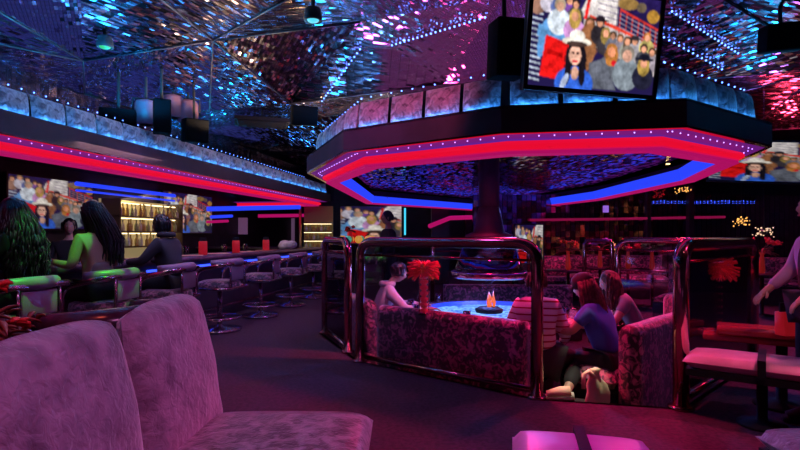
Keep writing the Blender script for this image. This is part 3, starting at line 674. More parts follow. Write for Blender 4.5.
def led_garland(label, A, B, n, m=None, r=.012):
    mb = MB(); A = Vector(A); B = Vector(B)
    q = [Vector(A.lerp(B, k/n)) for k in range(n+1)]
    for p in q:                                        # slide along the sight line until it meets the ceiling
        e = Vector((0, 0, H0)); d = (p-e).normalized(); h = BVH.ray_cast(e, d)[0]
        if h: p[:] = h-d*.02-Vector((0, 0, .015))
    mb.tube(q, .004, 4, 1)
    for p in q: mb.ball(p, r, 6)
    return tag(mb.build('led_garland', [m or M_bdot, M_matte]), label, 'string lights')
led_garland('string of blue LED dots on the ceiling behind the hanging speaker', P(392, 44, 5.9), P(485, 16, 5.2), 20)
led_garland('string of blue LED dots climbing the ceiling seam by the cyan spotlight', P(322, 100, 7.6), P(360, 48, 6.2), 16)
led_garland('string of cyan LED dots on the ceiling beyond the television corner', P(672, 10, 5.0), P(738, 52, 5.9), 18)
led_garland('second string of cyan LED dots dropping beyond the television corner', P(664, 36, 5.4), P(722, 68, 6.3), 13)
# ------------------------------------------------------------------ bar
t = thing('bar_counter', 'long dark stone bar counter with blue lit underside', 'bar counter', (0, 0, 0))
BL_ = [bar(-4.42, 1.0), bar(-4.42, 13.4), bar(-4.9, 13.9), (-6.2, 14.1)]
MB().sweep(BL_, [(0, 1.03), (0, 1.08), (.62, 1.08), (.62, 1.03)], False).build('counter_top', M_counter, t, .01)
MB().sweep(BL_, [(-.03, 1.0), (-.045, 1.04), (-.03, 1.085), (.02, 1.085), (.02, 1.0)], False, smooth=True).build('padded_edge', noisy('armrest_vinyl', (.10, .04, .09), (.16, .07, .13), 8, .3, 0), t)
MB().sweep(BL_, [(.16, 0), (.16, 1.03), (.22, 1.03), (.22, 0)], False).build('front_panel', M_fascia, t)
MB().sweep([bar(-4.42, 6.9)]+BL_[1:], [(.13, .90), (.13, .93), (.155, .93), (.155, .90)], False).build('blue_led_strip', emis('blue_led_tube', (.03, .07, 1), 2.6), t)
MB().sweep(BL_, [(.03, .2), (.03, .24), (.07, .24), (.07, .2)], False).build('foot_rail', M_chrome, t)
# bar stools
def bar_stool(name='bar_stool'):
    t = thing(name, 'x', 'bar stool', (0, 0, 0), 0, 'swivel stools along the bar')   # faces +Y
    MB().lathe([(.30, 0), (.31, .01), (.31, .035), (.29, .045), (.05, .07), (.04, .10)], n=28).build('base', M_chrome, t)
    MB().lathe([(.035, .08), (.035, .62)], n=14).build('column', M_chrome, t)
    MB().tube([(.30*math.cos(a), .30*math.sin(a), .20) for a in [2*PI*k/28 for k in range(28)]], .018, 6, closed=True).build('foot_ring', M_chrome, t)
    sp = MB()
    for k in range(3): a = k*2.094; sp.tube([(.03*math.cos(a), .03*math.sin(a), .20), (.29*math.cos(a), .29*math.sin(a), .20)], .01, 6)
    sp.build('ring_spoke', M_chrome, t)
    MB().lathe([(.2, .60), (.28, .62), (.30, .66), (.29, .72), (.22, .745), (0, .75)], n=28).build('seat', M_darkvel, t)
    MB().tube(fillet_path([(-.36, .16, .60), (-.36, .16, .90), (-.36, -.28, .99), (.36, -.28, .99), (.36, .16, .90), (.36, .16, .60)], .14, 5), .027, 10).build('tube_frame', M_chrome, t)
    MB().tube(fillet_path([(-.36, .10, .64), (-.36, -.29, .64), (.36, -.29, .64), (.36, .10, .64)], .12, 5), .016, 8).build('lower_tube', M_chrome, t)
    for s_ in (-1, 1): MB().tube([(s_*.2, -.285, .64), (s_*.2, -.28, .99)], .014, 6).build('back_post', M_chrome, t)
    MB().tube([(.36*math.sin(a)*.98, -.33*math.cos(a)+.05, 1.01) for a in [-1.25+2.5*k/14 for k in range(15)]], .045, 10, taper=lambda q: .035+.022*math.sin(PI*q)).build('back_pad', mat('plum_vinyl', (.30, .16, .27), .3), t)
    MB().box((0, -.28, .85), (.34, .025, .2)).build('backrest', mat('plum_vinyl', (.3, .16, .27), .3), t, .01)
    return t
st0 = bar_stool()
LB = ['bar stool with green lit back under the wavy haired woman', 'bar stool with green lit back under the woman with bare shoulders', 'bar stool under the person in the dark hoodie',
      'empty bar stool just beyond the hooded person', 'second empty bar stool beyond the hooded person', 'third empty bar stool beyond the hooded person',
      'fourth empty bar stool beyond the hooded person', 'last bar stool at the far bar end']
YS = [4.28, 5.3, 6.35, 7.6, 8.95, 10.3, 11.6, 12.8]
FB = math.atan2(1, SL)          # facing the bar: -X side
for k, (y, lb) in enumerate(zip(YS, LB)):
    x, y = bar(-3.95, y); rz = PI/2-math.atan(SL)
    if k == 0: o = st0; o.location = (x, y, 0); o.rotation_euler = (0, 0, rz); o['label'] = lb
    else: o = dup(st0, (x, y, 0), rz+R.uniform(-.15, .15), lb)
# things on the counter
for k, (px, c, lb) in enumerate(((203, M_redglow, 'red menu box on the bar by the hooded person'), (236, M_redglow, 'red menu box at the middle of the bar'), (266, M_redglow, 'red menu box by the far menus'))):
    s_ = (px-400)/F; Y = -4.62/(s_-SL); x, y = bar(-4.62, Y)
    t = thing('menu_box', lb, 'menu holder', (x, y, 1.08), .3, 'red boxes on the bar')
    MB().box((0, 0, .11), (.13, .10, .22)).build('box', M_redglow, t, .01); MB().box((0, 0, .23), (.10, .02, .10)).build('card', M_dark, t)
for k, (Y, d) in enumerate(((7.0, -4.65), (8.0, -4.62), (8.9, -4.66), (9.8, -4.6), (10.8, -4.64))):
    x, y = bar(d, Y)
    tag(MB().box((0, 0, .004), (.38, .28, .008), M=Matrix.Translation((x, y, 1.081)) @ Matrix.Rotation(.3*k, 4, 'Z')).build('paper_placemat', mat('placemat', (.75, .35, .30), .7)),
        ('pinkish paper placemat on the bar, number %s from the hooded person' % ('one two three four five'.split()[k])), 'placemat', 'placemats along the bar')
M_gl = glassy('tumbler_glass', (.85, .85, 1), .8)
def tumbler(loc, lb, g, m=None, s=1):
    return tag(MB().lathe([(.028*s, 0), (.036*s, .11*s), (.033*s, .11*s), (.026*s, .008), (0, .008)], loc, 14).build('glass_tumbler', m or M_gl), lb, 'glass', g)
for k, (Y, d) in enumerate(((7.5, -4.8), (8.3, -4.85), (9.4, -4.8), (9.6, -4.9), (10.2, -4.8), (11.2, -4.85))):
    x, y = bar(d, Y); tumbler((x, y, 1.08), 'clear drinking glass standing along the back half of the bar', 'drinking glasses on the bar', None, 1.3)
x, y = bar(-4.6, 11.8)
bg = MB()
for k in range(5): bg.ball((x+R.uniform(-.1, .1), y+R.uniform(-.15, .15), 1.14+R.uniform(0, .06)), (.13, .12, .09), 12)
tag(bg.build('white_bundle', noisy('white_towel', (.5, .45, .55), (.7, .66, .75), 8, .9, .3)), 'crumpled white cloth bundle at the far bar end', 'cloth')
# back bar
t = thing('back_bar_shelving', 'warm lit back bar shelving packed with bottles and glasses', 'shelving')
M_sh = mat('shelf_wood', (.12, .07, .04), .4); M_lit = emis('warm_shelf_light', (1, .78, .40), 3)
def bseg(d0, d1, y0, y1, z0, z1):
    return MB().prism([bar(d0, y0), bar(d0, y1), bar(d1, y1), bar(d1, y0)], z0, z1)
for z in (1.15, 1.45, 1.75): bseg(-7.05, -7.4, 9.9, 11.9, z, z+.025).build('shelf', M_sh, t)
for y in (9.9, 11.9): bseg(-7.05, -7.4, y, y+.04, .9, 2.1).build('side_panel', M_sh, t)
for z in (1.42, 1.72, 2.02): bseg(-7.2, -7.24, 9.95, 11.9, z, z+.02).build('light_tube', M_lit, t)
bseg(-7.4, -7.45, 9.9, 11.94, .9, 2.1).build('back_panel', mat('back_panel_lit_gold', (.5, .38, .18), .5, 0, (1, .75, .35), .22), t)  # emission put into the panel stands in for the lit shelf glow
bseg(-6.7, -7.4, 3, 14, .0, .92).build('cabinet', M_dark, t)
bcols = [mat('bottle_amber', (.55, .35, .12), .1), mat('bottle_clear', (.8, .78, .65), .1), mat('bottle_green', (.45, .55, .3), .1), mat('bottle_gold', (.7, .5, .15), .15)]
protos = []
for k, m in enumerate(bcols):
    mb = MB().lathe([(.036, 0), (.038, .02), (.038, .14), (.014, .19), (.013, .25), (.017, .25), (.017, .27)], n=10)
    o = mb.build('liquor_bottle', m); protos.append(o)
nb = 0
for z in (1.175, 1.475, 1.775):
    for k in range(17):
        x, y = bar(-7.15+R.uniform(-.04, .04), 10.02+k*.112)
        q = (k*7+int(z*10)) % 4; o = protos[q]
        if o.get('used'): o = o.copy(); COL.objects.link(o)
        else: o['used'] = 1
        o.location = (x, y, z); o.scale = (1, 1, R.uniform(.8, 1)); nb += 1
        sh_ = {1.175: 'lowest', 1.475: 'middle', 1.775: 'top'}[z]; end_ = 'nearer the two women' if k < 6 else 'at mid shelf' if k < 12 else 'nearer the hooded person'
        tag(o, '%s bottle on the %s warm lit back bar shelf, %s' % (('amber', 'clear', 'pale green', 'gold')[q], sh_, end_), 'bottle', 'bottles on the %s back bar shelf' % sh_)
bs2 = thing('lit_display_shelf', 'yellow lit shelf with gold post beside the far end of the bar', 'shelving', P(318, 235, 15.2), .0)
bs2.location.z = 0
MB().box((0, .12, 1.5), (.85, .04, 1.5)).build('back_panel', mat('shelf_back_gold', (.5, .4, .12), .5), bs2)
for z in (1.0, 1.25, 1.5, 1.75): MB().box((0, 0, z), (.85, .26, .02)).build('shelf', M_sh, bs2)
for z in (1.22, 1.47, 1.72): MB().box((0, -.05, z), (.8, .02, .015)).build('light_tube', M_lit, bs2)
MB().box((0, 0, .48), (.9, .3, .96)).build('cabinet', M_dark, bs2)
MB().tube([(-.5, -.1, 0), (-.5, -.1, 2.2)], .04, 10).build('gold_post', M_gold, bs2)
for z in (1.01, 1.26, 1.51):
    for k in range(7):
        o = protos[(k+int(z*9)) % 4].copy(); COL.objects.link(o); o.location = (bs2.location.x-.33+k*.11, 15.15, z); o.scale = (1, 1, .75)
        tag(o, '%s bottle on the %s board of the yellow lit shelf with the gold post' % (('amber', 'clear', 'pale green', 'gold')[(k+int(z*9)) % 4], {1.01: 'lowest', 1.26: 'middle', 1.51: 'upper'}[z]), 'bottle', 'bottles on the yellow lit shelf')
# far blue and red neon tubes behind the bar and on the walls
def neon(label, pts, m, r=.035):
    return tag(MB().tube(pts, r, 8).build('neon_tube', m), label, 'neon light')
a, b = bar(-7.4, 9.3), bar(-7.4, 12.2)
neon('blue neon tube above the lit bottle shelving', [(*a, 2.32), (*b, 2.32)], M_blue, .04)
neon('second blue neon tube just under the one above the shelving', [(*a, 2.2), (*b, 2.2)], M_blue, .02)
neon('long blue neon tube beyond the bar end', [P(207, 209, 13.0), P(300, 207, 14.4)], M_blue, .06)
neon('short blue neon tube low on the dark bar wall', [P(211, 217, 13.2), P(232, 216, 13.9)], M_blue, .04)
neon('red neon tube above the dark far bar wall', [P(258, 216, 15.6), P(332, 215, 16.2)], M_mag, .05)
neon('short red neon tube beside the far bar wall', [P(207, 222, 13.0), P(228, 221, 13.6)], M_mag, .035)
neon('red neon line across the far dark wall beyond the pit', [P(530, 220, 12.76), P(612, 219, 12.76), P(725, 217, 12.76)], emis('dim_red_tube', (.55, .01, .12), .35), .03)
neon('vertical cyan neon tube beside the standing dark figure', [P(405, 208, 17), P(405, 235, 17)], emis('cyan_tube2', (.05, .5, .7), 1.5), .03)
neon('red neon chevron under the canopy column', [P(430, 226, 13), P(450, 218, 14), P(482, 217, 15)], M_mag, .06)
neon('blue neon line running behind the hood column', [P(505, 216, 14.5), P(540, 218, 14.0)], M_blue, .04)
for k, px in enumerate((243, 291)):
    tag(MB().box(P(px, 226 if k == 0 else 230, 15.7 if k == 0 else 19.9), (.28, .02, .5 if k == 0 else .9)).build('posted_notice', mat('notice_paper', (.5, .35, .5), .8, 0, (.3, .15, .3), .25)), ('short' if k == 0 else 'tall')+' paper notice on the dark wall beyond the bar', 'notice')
# dotted blue LED net on the far wall
d = MB()
for r_ in range(4):
    for k in range(30):
        if r_ in (0, 1) and R.random() < .6: continue
        d.ball(P(650+k*3.6, 203.5+(-3+r_*1.8 if r_ < 2 else -6+r_*1.9), 12.8), .010, 5)
tag(d.build('led_string', emis('far_blue_led', (.04, .10, 1), 2.2, False)), 'strings of tiny blue LED lights across the dark far wall', 'string lights')
t = tag(MB().box(P(606, 209, 12.82), (.13, .02, .17)).build('wall_sign', emis('violet_sign', (.35, .15, .8), .8)), 'small glowing violet sign on the far dark wall', 'sign')

# dark partitions behind the pit, wall mirror panels
for k, (px, Y, wd) in enumerate(((440, 14.8, .5), (470, 17.2, .3), (690, 12.6, .12), (648, 12.8, .08), (560, 15.5, .4))):
    x = (px-400)/F*Y
    struct(MB().box((x, Y, 1.3), (wd, .15, 2.6)).build('trim_%d' % (k+3), M_dark))
struct(MB().box((6.3, 12.9, 1.2), (9, .12, 2.4)).build('wall_far', mosaic('far_mirror', (.40, .22, .34), (.12, .16), (.22, .22), .15, 0)))

# ------------------------------------------------------------------ plants, flowers, vases
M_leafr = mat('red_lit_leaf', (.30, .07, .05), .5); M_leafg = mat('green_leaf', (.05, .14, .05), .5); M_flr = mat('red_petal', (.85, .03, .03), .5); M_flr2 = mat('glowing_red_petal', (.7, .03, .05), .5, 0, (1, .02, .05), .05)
M_flo = mat('orange_petal', (.8, .25, .05), .5)
def leaf(mb, p, d, L, wd, mi=0, up=.3):
    d = Vector(d).normalized(); s_ = d.cross(Vector((0, 0, 1))); s_ = s_.normalized() if s_.length > .01 else Vector((1, 0, 0)); n = s_.cross(d)
    p = Vector(p); vs = []; fs = []; N = 5
    for i in range(N+1):
        q = i/N; c = p+d*(L*q)-Vector((0, 0, 1))*(up*L*q*q); w_ = wd*math.sin(PI*(.08+.9*q))
        vs += [c-s_*w_, c-n*.004*N, c+s_*w_, c+n*.002]
    for i in range(N):
        for k in range(2): fs.append((i*4+k, i*4+k+1, i*4+k+5, i*4+k+4))
        for a_, b_ in ((0, 3), (3, 2)): fs.append((i*4+a_, (i+1)*4+a_, (i+1)*4+b_, i*4+b_))
    mb.add(vs, fs, mi, True)
def rv(z0=-.2, z1=1): 
    a = R.uniform(0, 2*PI); return Vector((math.cos(a), math.sin(a), R.uniform(z0, z1))).normalized()
def bouquet(name, label, loc, r=.12, h=.18, pm=None, vm=None, nf=7, leaves=14, cat='flowers', group=None, lm=None):
    t = thing(name, label, cat, loc, 0, group)
    MB().lathe([(.035, 0), (.05, .03), (.04, h*.6), (.028, h*.85), (.04, h), (.03, h), (.02, h*.8)], n=16).build('vase', vm or M_redglow, t)
    lf = MB(); st = MB()
    for k in range(leaves): dd = rv(.1, 1.2); leaf(lf, (0, 0, h), dd, r*R.uniform(.7, 1.2), r*.12, 0, .4)
    lf.build('foliage', lm or M_leafr, t)
    for k in range(nf):
        dd = rv(.2, 1.5); c = Vector((0, 0, h))+dd*r*R.uniform(.6, 1.1); st.tube([(0, 0, h-.02), c*.5+Vector((0, 0, h*.5)), c], .004, 5)
        fb = MB()
        for q in range(9): leaf(fb, c-dd*.01, (dd+rv(-.6, .8)*.9), r*.34, r*.11, 0, .15)
        fb.build('flower', pm or M_flr, t)
    st.build('stems', M_leafg, t)
    return t
# decorative red glass flower pillars above the sofa backs
def flower_pillar(label, x, y, z0, z1, s=1):
    t = thing('flower_pillar', label, 'flower decoration', (x, y, z0), 0, 'red flower pillars by the pit')
    Lh = z1-z0; b = MB(); k = 0
    z = .03
    while z < Lh-.05: b.ball((0, 0, z), (.045*s, .045*s, .035*s), 14); z += .062*s
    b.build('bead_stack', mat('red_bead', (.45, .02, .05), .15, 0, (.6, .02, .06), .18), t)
    MB().lathe([(.07*s, 0), (.07*s, .015), (.03*s, .02)], n=18).build('foot', M_bronze, t)
    for s_ in (-1, 1): MB().tube([(s_*.05*s, 0, .01), (s_*.05*s, 0, Lh)], .006, 6).build('side_rod', M_bronze, t)
    fb = MB()
    for k in range(330):
        dd = rv(-1.1, 1.1); leaf(fb, (0, 0, Lh), (dd.x, dd.y, dd.z*.7), .17*s*R.uniform(.5, 1.15), .008*s, 0, .15)
    fb.build('petals', M_flr2, t)
    fb = MB().ball((0, 0, Lh), .035*s, 10); fb.build('flower_centre', M_gold, t)
    return t
x, y, z = P(424, 0, 5.55); flower_pillar('red feathery flower on a beaded pillar behind the long railing', x, y, .56, 1.06, 1)
x, y, z = P(717, 0, 5.0); flower_pillar('red feathery flower on a beaded pillar behind the pink seat pads', x, y, .56, 1.10, 1.0)
# plant by the booth
t = thing('flowering_planter', 'red lit leafy plant with red flowers in a dark planter beside the booth', 'plant', (-2.42, 3.0, 0))
MB().box((0, 0, .36), (.5, .5, .72)).build('planter', M_dark, t, .02)
lf = MB()
for k in range(110): dd = rv(-.1, 1.3); leaf(lf, (R.uniform(-.2, .2), R.uniform(-.2, .2), .72+R.uniform(0, .25)), dd, R.uniform(.10, .20), .018, 0, .5)
lf.build('foliage', M_leafr, t)
for k, (fx, fy, fz) in enumerate(((.02, -.1, 1.02), (-.15, 0, 1.18), (.2, 0, .9), (0, .1, 1.1), (.18, -.1, 1.12))):
    fb = MB()
    for q in range(12): leaf(fb, (fx, fy, fz), rv(-.3, 1), .075, .024, 0, .3)
    fb.build('flower', M_flr, t)
light('planter_red_spot', 'SPOT', (-1.9, 2.3, 2.8), (1, .12, .08), 26, (-2.35, 3.1, .8), .05, 40)
# dark lounge chair and table seen over the booth back
t = thing('lounge_chair', 'dark rounded vinyl lounge chair behind the velvet booth', 'chair', (-2.1, 3.75, 0), .5)
vin = noisy('dark_vinyl', (.05, .02, .05), (.10, .04, .08), 9, .22, .15)
MB().tube([(.42*math.cos(a), .42*math.sin(a), .82) for a in [-2.9+PI*1.3*k/22 for k in range(23)]], .10, 14, taper=lambda q: .06+.05*math.sin(PI*q)).build('back_roll', vin, t)
bk = MB(); bk.sweep([(.42*math.cos(a), .42*math.sin(a)) for a in [-2.9+PI*1.3*k/22 for k in range(23)]], [(-.04, .2), (-.04, .8), (.06, .8), (.06, .2)], False, smooth=True); bk.build('backrest', vin, t)
o = pillow(.7, .7, .2, .03).build('seat', vin, t); o.location = (0, 0, .28)
MB().lathe([(.25, 0), (.25, .02), (.05, .05), (.05, .3)], n=20).build('base', M_chrome, t)
# far tables, booths and bouquets beyond the pit
M_tb = mat('far_table', (.10, .03, .05), .2)
def round_table(label, x, y, r=.4, h=.74):
    t = thing('cocktail_table', label, 'table', (x, y, 0), 0, 'small round tables beyond the pit')
    MB().lathe([(r-.02, h-.03), (r, h-.02), (r, h), (0, h)], n=28).build('table_top', M_tb, t)
    MB().lathe([(.2, 0), (.2, .02), (.03, .04), (.03, h-.03)], n=16).build('pedestal', M_chrome, t)
    return t
spots = [(568, 9.9, 'orange'), (600, 10.6, 'violet'), (628, 10.2, 'red'), (652, 10.0, 'green'), (690, 9.6, 'golden'), (720, 10.6, 'pale'), (762, 9.0, 'small')]
for k, (px, Y, nm) in enumerate(spots):
    x = (px-400)/F*Y
    round_table('round table carrying the %s flower bouquet beyond the pit' % nm, x, Y)
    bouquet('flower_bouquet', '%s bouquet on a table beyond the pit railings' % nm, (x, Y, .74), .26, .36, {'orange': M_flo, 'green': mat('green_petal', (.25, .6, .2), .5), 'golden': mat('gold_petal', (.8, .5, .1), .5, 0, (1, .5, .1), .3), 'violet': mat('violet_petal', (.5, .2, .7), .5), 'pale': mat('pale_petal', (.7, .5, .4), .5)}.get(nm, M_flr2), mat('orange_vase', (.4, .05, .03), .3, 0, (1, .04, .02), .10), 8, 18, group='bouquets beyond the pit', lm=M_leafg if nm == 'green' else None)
def far_booth(label, x, y, rz, wd=1.2):
    t = thing('club_booth', label, 'booth', (x, y, 0), rz, 'red booths beyond the pit')
    MB().box((0, 0, .2), (wd*.95, .55, .36)).build('base', M_dark, t)
    o = pillow(wd, .6, .14, .02).build('seat', M_redvel, t); o.location = (0, 0, .36)
    o = pillow(wd, .5, .16, .04).build('backrest', M_redvel, t); o.rotation_euler = (PI/2-.1, 0, 0); o.location = (0, .32, .70)
for k, (px, Y, rz, lb) in enumerate(((548, 11.2, .1, 'red booth beneath the orange bouquet table'), (590, 11.9, 0, 'red booth between the orange and violet bouquets'), (640, 11.6, -.1, 'red booth behind the green bouquet'),
                                     (705, 11.2, -.2, 'red booth behind the golden bouquet'), (770, 10.5, -.4, 'red booth near the server'), (700, 7.7, -.9, 'red booth outside the pit behind the flower pillar'))):
    far_booth(lb, (px-400)/F*Y, Y, rz)
# amber crystal pendants
M_amb = emis('amber_crystal', (1, .45, .10), 1.6, False)
for k, (px, py, Y, m, lb) in enumerate(((683, 190, 11.5, M_amb, 'amber glittering pendant under the canopy corner'), (659, 194, 11.8, M_redglow, 'dim red pendant beside the amber one'), (741, 222, 10.2, M_amb, 'low amber glittering pendant near the server'),
                                      (617, 246, 11.0, M_amb, 'amber glitter lamp hanging beyond the pit'), (764, 232, 8.6, mat('warm_crystal', (.5, .4, .3), .3, 0, (1, .65, .4), .9), 'pale warm pendant beside the server'))):
    t = thing('crystal_pendant', lb, 'pendant light', P(px, py, Y)); z0 = P(px, py, Y)[2]
    cr = MB()
    for q in range(34): v_ = rv(-1, 1)*R.uniform(.03, .17); cr.ball((v_.x, v_.y, v_.z*.8), R.uniform(.008, .017), 5)
    MB().ball((0, 0, 0), (.05, .05, .05), 10).build('core', M_dark, t); cr.build('crystals', m, t); t.children[-1]['kind'] = 'stuff'
    MB().tube([(0, 0, 0), (0, 0, ceil_z(P(px, py, Y)[0], Y)-z0)], .006, 5).build('rod', M_dark, t)
# centre things at the aisle end: gold tray of ornaments by the wall television
t = thing('ornament_table', 'dark stand with golden ornaments at the aisle end', 'table', P(357, 235, 9.5)); t.location.z = 0
MB().lathe([(.25, 0), (.25, .03), (.04, .06), (.04, 1.2), (.42, 1.22), (.42, 1.25), (0, 1.25)], n=24).build('stand', M_dark, t)
for k in range(9):
    a = k*.7; x, y, z = t.location.x+.28*math.cos(a), 9.5+.28*math.sin(a), 1.25
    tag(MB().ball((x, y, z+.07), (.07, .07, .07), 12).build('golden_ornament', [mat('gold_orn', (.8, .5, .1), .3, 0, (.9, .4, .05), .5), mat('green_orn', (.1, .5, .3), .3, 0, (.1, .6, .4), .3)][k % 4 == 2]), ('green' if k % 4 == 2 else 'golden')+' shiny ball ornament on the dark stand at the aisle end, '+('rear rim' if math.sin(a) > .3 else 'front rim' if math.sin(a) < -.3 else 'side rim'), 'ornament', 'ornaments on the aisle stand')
t = bouquet('flower_bouquet', 'tall red candle flower on the ornament stand', (t.location.x-.12, 9.5, 1.25), .12, .22)
# table setting on the fire table
for k, a in enumerate((2.6, 3.0, 3.5, 4.3, 5.0, 5.6, 2.2, .4)):
    x, y = CX+1.0*math.cos(a), CY0+1.0*math.sin(a); tumbler((x, y, .435), 'clear tumbler on the stone rim of the fire table', 'tumblers on the fire table', glassy('blue_tumbler', (.45, .5, 1), 1.2), 1.2)
for k, a in enumerate((2.8, 4.75, 5.35)):
    x, y = CX+.98*math.cos(a+.1), CY0+.98*math.sin(a+.1)
    t = thing('dinner_plate', ('plate by the person in the pale hoodie', 'plate by the person in stripes', 'plate of food before the woman in blue')[k], 'plate', (x, y, .435))
    MB().lathe([(.06, 0), (.12, .012), (.125, .018), (.07, .008), (0, .006)], n=26).build('dish', M_white, t)
    f_ = MB()
    for q in range(6): f_.ball((R.uniform(-.05, .05), R.uniform(-.05, .05), .025), (.022, .02, .014), 8)
    f_.build('food', mat('fried_food', (.5, .25, .08), .7), t)
x, y = CX+.94*math.cos(5.15), CY0+.94*math.sin(5.15)
tag(MB().box((x+.10, y+.05, .435+.09), (.12, .006, .18)).build('table_card', mat('violet_card', (.4, .3, .8), .6, 0, (.3, .2, 1), .4)), 'upright violet lit card on the fire table', 'card')
x, y = CX+1.0*math.cos(5.35), CY0+1.0*math.sin(5.35)
tag(MB().box((x+.02, y+.06, .441), (.42, .28, .01), rz=.3).build('wooden_board', mat('tan_board', (.65, .38, .20), .6), None), 'tan board under the hands of the woman in blue', 'board')

# ------------------------------------------------------------------ people
def skin_mesh(verts, edges, subd=2):
    me = bpy.data.meshes.new('tmp'); me.from_pydata([v[0] for v in verts], edges, [])
    ob = bpy.data.objects.new('tmp', me); COL.objects.link(ob)
    ob.modifiers.new('s', 'SKIN')
    for i, v in enumerate(verts):
        r = v[1]; sv = me.skin_vertices[0].data[i]; sv.radius = r if hasattr(r, '__len__') else (r, r); sv.use_root = (i == 0)
    m2 = ob.modifiers.new('u', 'SUBSURF'); m2.levels = subd; m2.render_levels = subd
    dg = bpy.context.evaluated_depsgraph_get(); dg.update(); ev = ob.evaluated_get(dg); out = bpy.data.meshes.new_from_object(ev)
    vs = [v.co.copy() for v in out.vertices]; fs = [tuple(p.vertices) for p in out.polygons]
    bpy.data.objects.remove(ob); bpy.data.meshes.remove(me); bpy.data.meshes.remove(out)
    return vs, fs
def head_geo(mb, c, yaw=0, pitch=0, s=1, mi=0):
    """head ~0.23 tall facing +Y before turning, with nose, brow, lips, chin and ears"""
    M = Matrix.Translation(c) @ Matrix.Rotation(yaw, 4, 'Z') @ Matrix.Rotation(pitch, 4, 'X') @ Matrix.Scale(s, 4)
    vs = []; fs = []; n = 28; h = 22
    for j in range(h+1):
        p = -PI/2+PI*j/h
        for i in range(n):
            a = 2*PI*i/n; x = math.cos(p)*math.cos(a); y = math.cos(p)*math.sin(a); z = math.sin(p)
            X, Y, Z = x*.074, y*.095, z*.118
            if z < 0: X *= 1+.22*z; Y = Y*(1+.10*z)+(.012*-z)
            fr = max(0, y)
            if fr > 0:
                nx = abs(X)
                Y += .026*math.exp(-(nx/.012)**2)*math.exp(-((Z+.012)/.024)**2)
                Y += .008*math.exp(-(nx/.04)**2)*math.exp(-((Z-.035)/.012)**2)
                Y -= .010*math.exp(-((nx-.03)/.014)**2)*math.exp(-((Z-.008)/.014)**2)
                Y += .007*math.exp(-(nx/.022)**2)*math.exp(-((Z+.055)/.009)**2)
                Y += .010*math.exp(-(nx/.024)**2)*math.exp(-((Z+.092)/.018)**2)
            vs.append((X, Y, Z))
    for j in range(h):
        for i in range(n): k = (i+1) % n; fs.append((j*n+i, j*n+k, (j+1)*n+k, (j+1)*n+i))
    mb.add(vs, fs, mi, True, M)
    for s_ in (-1, 1): mb.ball((s_*.076, -.004, -.008), (.012, .02, .032), 10, mi, M)
    return M
def eyes(M, root, sc=1):
    for s_ in (-1, 1):
        MB().ball((s_*.030, .082, .008), (.012, .009, .009), 10, M=M).build('eye', mat('eye_white', (.8, .78, .76), .3), root)
    b = MB()
    for s_ in (-1, 1): b.ball((s_*.030, .0905, .008), (.005, .003, .005), 8, M=M)
    b.build('pupil', M_blk, root)
    MB().ball((0, .098, -.055), (.020, .006, .007), 10, M=M).build('lips', mat('lips', (.45, .12, .12), .4), root)
def hair_geo(M, L, spread=.12, n=90, wave=.02, seed=1, back=.10, drift=0, thick=.013, top=1.0):
    r = random.Random(seed); mb = MB(); inv = M.to_3x3().to_4x4()
    mb.ball((0, -.014, .022), (.086*top, .100*top, .110*top), 20, M=M)
    down = Vector((0, 0, -1)); head = M.translation
    for k in range(n):
        a = r.uniform(PI*1.0-.15, PI*2+.15); e = r.uniform(-.1, .9)
        p0 = Vector((.082*math.cos(a)*math.cos(e), .094*math.sin(a)*math.cos(e)-.012, .02+.105*math.sin(e)))
        w0 = M @ p0; out = (w0-head); out.z = 0; out = out.normalized() if out.length > .001 else Vector((0, -1, 0))
        bk = (M.to_3x3() @ Vector((0, -1, 0))); bk.z = 0
        sdv = (M.to_3x3() @ Vector((1, 0, 0))); ll = L*r.uniform(.75, 1.05)+p0.z; pts = []; ph = r.uniform(0, 6); N = 9
        for q in range(N+1):
            t_ = q/N; sp = spread*math.sin(min(1, t_*1.6)*PI/2)*r.uniform(.97, 1.03)
            w_ = w0+down*(ll*t_)+out*(.012+sp*.35)+bk*(back*t_*.5)+sdv*(drift*min(1, t_*1.5))
            w_ += Vector((math.sin(ph+t_*14), math.cos(ph*1.3+t_*12), 0))*wave*t_
            pts.append(w_)
        mb.tube(pts, thick, 6, taper=lambda t_: thick*(1-.75*t_**2)+.001)
    return mb
def hand(V, E, wi, w, dirv, side, curl=.4, s=1):
    """palm and five fingers grown from wrist vertex wi at w along dirv"""
    w = Vector(w); d = Vector(dirv).normalized(); up = Vector((0, 0, 1)); sd = d.cross(up); sd = sd.normalized() if sd.length > .1 else Vector((1, 0, 0)); nn = sd.cross(d)
    pc = w+d*.045*s; pi_ = len(V); V.append((pc, (.030*s, .017*s))); E.append((wi, pi_))
    kn = w+d*.085*s
    for f in range(4):
        o = (f-1.5)*.019*s; L = (.068, .078, .073, .058)[f]*s
        b = kn+sd*o*1.0; i0 = len(V); V.append((b, .0098*s)); E.append((pi_, i0))
        d1 = (d-nn*curl*.6).normalized(); d2 = (d-nn*curl*1.8).normalized()
        V.append((b+d1*L*.5, .0085*s)); E.append((i0, i0+1)); V.append((b+d1*L*.5+d2*L*.5, .007*s)); E.append((i0+1, i0+2))
    tb = w+d*.03*s+sd*side*.028*s; i0 = len(V); V.append((tb, .011*s)); E.append((pi_, i0)); dt = (d*.8+sd*side*.7-nn*.2).normalized()
    V.append((tb+dt*.035*s, .010*s)); E.append((i0, i0+1)); V.append((tb+dt*.035*s+(dt+d*.6).normalized()*.03*s, .008*s)); E.append((i0+1, i0+2))
